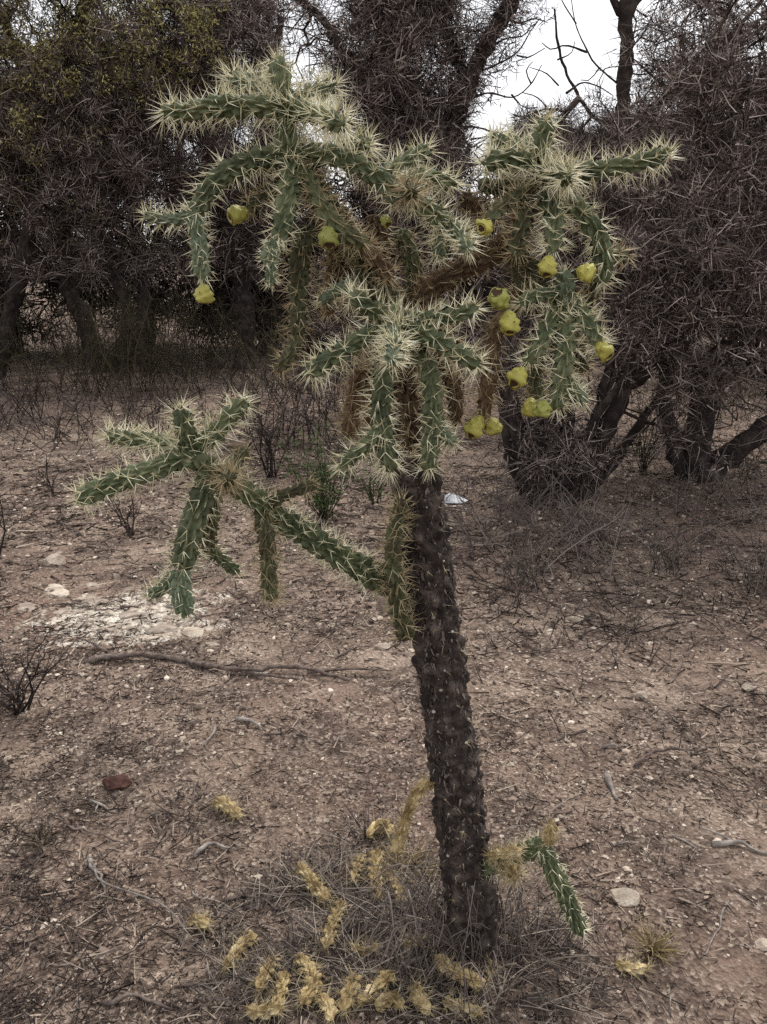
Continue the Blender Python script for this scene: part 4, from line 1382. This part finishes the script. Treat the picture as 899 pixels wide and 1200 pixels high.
    cr = [(px(90, 180, Y - .3), (1.1, .7, .9), 420, .75), (px(-40, 140, Y), (.9, .7, 1.1), 200, .7), (px(100, 300, Y), (1.0, .6, .35), 130, .3)]
    tree('mossy_tree', 'mossy tree with crossing dark low limbs beyond the thorny brush', b, tr, cr, 6, moss=800, tsize=1.45, rmin=.0045, leaves=60, pale=60)
    b = G(30, 428)
    Y = b[1] - .9
    b = np.array([b[0], Y, float(gh(b[0], Y))])
    tr = [([b + [0, 0, -.05], px(30, 300, Y), px(50, 150, Y), px(90, 40, Y), px(110, -60, Y)], .10, .05), ([px(50, 150, Y), px(10, 40, Y), px(-30, -60, Y)], .06, .03)]
    cr = [(px(100, 40, Y - .3), (1.45, .6, .85), 420, .2), (px(40, -40, Y), (1.6, .7, .6), 200, .2), (px(20, 150, Y - .3), (.7, .5, .6), 120, .3)]
    tree('leafy_tree', 'olive green leafy tree among the grey mossy ones', b, tr, cr, 7, moss=420, tsize=1.3, rmin=.0045, leaves=1100)
    # thicket behind
    rng = np.random.default_rng(21)
    k = 0
    for (x, Y, h, w, lab) in [(40, 11.5, 3.9, 1.7, 'distant dark mossy tree behind the olive leafy tree'), (190, 12.5, 4.3, 1.7, 'distant dark mossy tree filling the gap between the mossy trees'),
                              (320, 11.5, 2.5, 1.2, 'low distant dark tree behind the dangling fruit'), (475, 12, 3.3, .8, 'distant dark tree seen behind the cactus crown'),
                              (610, 11.5, 2.2, 1.5, 'low distant thicket tree under the white sky gap'), (720, 12.5, 2.6, 1.6, 'distant thicket tree behind the thin straight trunk'),
                              (850, 11, 4.0, 1.6, 'distant dark tree behind the leaning tree'), (980, 10, 4.0, 1.7, 'distant dark tree beyond the low reaching limb'),
                              (-110, 10, 4.0, 1.7, 'distant dark tree next to the olive leafy tree'), (-330, 10.5, 3.6, 1.8, 'distant dark tree at the far end of the left thicket'), (1170, 9.5, 3.8, 1.8, 'distant dark tree at the far end of the right thicket')]:
        b = np.array([(x - CX) / F_PX * Y / CA * 1.0, Y, 0.0])
        b[2] = float(gh(b[0], b[1]))
        tr = [([b + [0, 0, -.1], b + [rng.normal(0, .1), 0, h * .3], b + [rng.normal(0, .25), 0, h * .65], b + [rng.normal(0, .3), 0, h * .9]], .13, .05),
              ([b + [rng.normal(0, .05), 0, h * .2], b + [.5, .1, h * .5], b + [.8, 0, h * .8]], .07, .03), ([b + [0, 0, h * .2], b + [-.5, -.1, h * .5], b + [-.8, 0, h * .8]], .07, .03)]
        cr = [(b + [0, 0, h * .62], (w, .9, h * .40), 300, .95), (b + [0, 0, h * .22], (w * 1.05, .8, h * .22), 150, .8)]
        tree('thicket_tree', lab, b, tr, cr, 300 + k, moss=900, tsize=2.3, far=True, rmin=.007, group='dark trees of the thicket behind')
        k += 1


trees()


def bush(name, label, px_, py_, H, W, nstem, seed, m='twig', r=.002, leaves=0, leaf_mat='leaf_green', group=None, lean=(0, 0), forks=3, foot=.012, into=None):
    rng = np.random.default_rng(seed)
    c = G(px_, py_)
    if into is None: root = thing(name, label, 'bush', c, group)
    A = Acc() if into is None else into[0]
    tips = []
    for k in range(nstem):
        a = rng.uniform(0, 6.283)
        sp = rng.uniform(.1, 1) * W
        p0 = c + [rng.normal(0, foot), rng.normal(0, foot), -.01]
        hh = H * rng.uniform(.5, 1)
        p3 = (p0 + c) / 2 + [math.cos(a) * sp + lean[0], math.sin(a) * sp * .8 + lean[1], hh]
        p1 = p0 + (p3 - p0) * .4 + [rng.normal(0, .06 * H), rng.normal(0, .06 * H), .05 * H]
        C = catmull([p0, p1, p3], max(.02, H * .22))
        C[1:] += rng.normal(0, H * .012, C[1:].shape)
        A.add(*twig3(C, r * np.linspace(1, .4, len(C))))
        tips.append(C)
        for f in range(forks):
            i = rng.integers(len(C) // 3, len(C))
            d = nrm(nrm(p3 - p0) + rng.normal(0, .7, 3)) * H * rng.uniform(.12, .4)
            e = C[i] + d
            e[2] = max(e[2], c[2] + .01)
            B = np.array([C[i], C[i] + d * .5 + rng.normal(0, H * .025, 3), e])
            A.add(*twig3(B, r * .55 * np.linspace(1, .4, len(B))))
            tips.append(B)
            for g in range(2):
                q = B[rng.integers(0, len(B))]
                e2 = q + nrm(d + rng.normal(0, np.linalg.norm(d) * .7, 3)) * H * rng.uniform(.06, .18)
                A.add(*twig3(np.array([q, e2]), np.array([r * .4, r * .15])))
    if into is not None:
        if leaves:
            X = np.vstack(tips)
            B = X[rng.integers(0, len(X), leaves)] + rng.normal(0, .01, (leaves, 3))
            into[1].add(*ribbons(B, rng.normal(size=(leaves, 3)) + [0, 0, .9], rng.uniform(.02, .06, leaves), .006, rng.normal(0, .25, (leaves, 3)), rng=rng))
        return
    o = obj('stems', A.mesh('stems', M[m], c), root)
    o['kind'] = 'stuff'
    if leaves:
        X = np.vstack(tips)
        B = X[rng.integers(0, len(X), leaves)] + rng.normal(0, .006, (leaves, 3))
        A = Acc()
        A.add(*ribbons(B, rng.normal(size=(leaves, 3)) + [0, 0, .7], rng.uniform(.01, .03, leaves), .005, rng.normal(0, .25, (leaves, 3)), rng=rng))
        l = obj('leaves', A.mesh('leaves', M[leaf_mat], c, False), root)
        l['kind'] = 'stuff'
    return root


def bushes():
    bush('bare_shrub', 'small bare branching shrub on open soil near the fallen branch', 26, 834, .25, .20, 13, 1, 'twig', .0046, lean=(-.02, 0), forks=7)
    bush('bare_shrub', 'thin dark bare sapling beside the drooping left arm', 155, 628, .34, .22, 6, 2, 'twig', .005, forks=5)
    bush('bare_shrub', 'low bare seedling with few twigs on bare soil', 62, 580, .26, .16, 4, 3, 'twig', .005, forks=4)
    bush('bare_shrub', 'bare twiggy shrub behind the lower left branch fork', 318, 560, .55, .4, 10, 4, 'twig', .006, forks=6)
    bush('bare_shrub', 'slender bare twig plant leaning in from the thicket side', -5, 655, .45, .12, 3, 5, 'twig', .006, lean=(.06, 0), forks=3)
    bush('green_bush', 'small dark green leafy bush behind the lower left branch', 380, 608, .42, .20, 34, 6, 'brush', .003, 1700)
    bush('green_bush', 'tiny green plant next to the upper trunk behind', 440, 590, .22, .10, 14, 7, 'brush', .003, 260)
    bush('green_bush', 'patch of green sprigs inside the right tree', 755, 555, .62, .16, 16, 8, 'brush', .004, 380)
    for k, (x, y, h, w, n, lab) in enumerate([(612, 690, .20, .13, 26, 'small upright dead bush standing alone on the litter before the multi-stemmed tree'),
                                              (775, 668, .20, .22, 30, 'low dead grey bush beside a thin leaning twig under the right trees'),
                                              (885, 690, .24, .26, 36, 'dense dead grey bush under the low reaching limb'),
                                              (700, 636, .20, .24, 26, 'sparse dead bush at the foot of the multi-stemmed tree')]):
        bush('dead_bush', lab, x, y, h, w, n, 30 + k, 'drygrass', .0022, forks=5, foot=.05)
    rng = np.random.default_rng(4)

    def mass(name, label, n, xr, yr, hr, wr, ns, m, r, leaves, lm, seed, foot=.1):
        into = (Acc(), Acc())
        for k in range(n):
            x, y = rng.uniform(*xr), rng.uniform(*yr)
            bush('', '', x, y, rng.uniform(*hr), rng.uniform(*wr), ns, seed + k, m, r * rng.uniform(.7, 1.2), leaves=leaves if k % 2 == 0 else 0, forks=5, foot=foot, into=into)
        o = obj(name, into[0].mesh(name, M[m]))
        o['kind'], o['label'] = 'stuff', label
        if into[1].V:
            l = obj(name + '_leaves', into[1].mesh(name, M[lm], smooth=False), o)
            l['kind'] = 'stuff'
    mass('dry_brush', 'dark dry brush in a mass at the foot of the left trees', 34, (-60, 470), (408, 466), (.5, 1.0), (.3, .7), 22, 'brush', .0042, 130, 'brush_leaf', 1000, .25)
    mass('twig_tangle', 'tangle of low dead twigs on the soil before the left thicket', 34, (-30, 450), (450, 530), (.12, .45), (.2, .45), 9, 'twig', .0050, 0, 'brush', 1100, .2)
    mass('dry_brush', 'dark dry brush in a mass behind the right trees', 13, (440, 980), (425, 495), (.4, .8), (.3, .8), 20, 'brush', .004, 120, 'brush_leaf', 1200, .25)
    mass('twig_tangle', 'tangle of grey dead twigs under the right trees', 40, (560, 960), (540, 660), (.10, .34), (.2, .45), 9, 'twig_pale', .0034, 0, 'brush', 1300, .18)
    mass('twig_tangle', 'thin flattened dead twigs on the litter right of the trunk', 30, (560, 930), (640, 760), (.03, .09), (.1, .3), 8, 'twig', .0030, 0, 'brush', 1400, .12)


bushes()
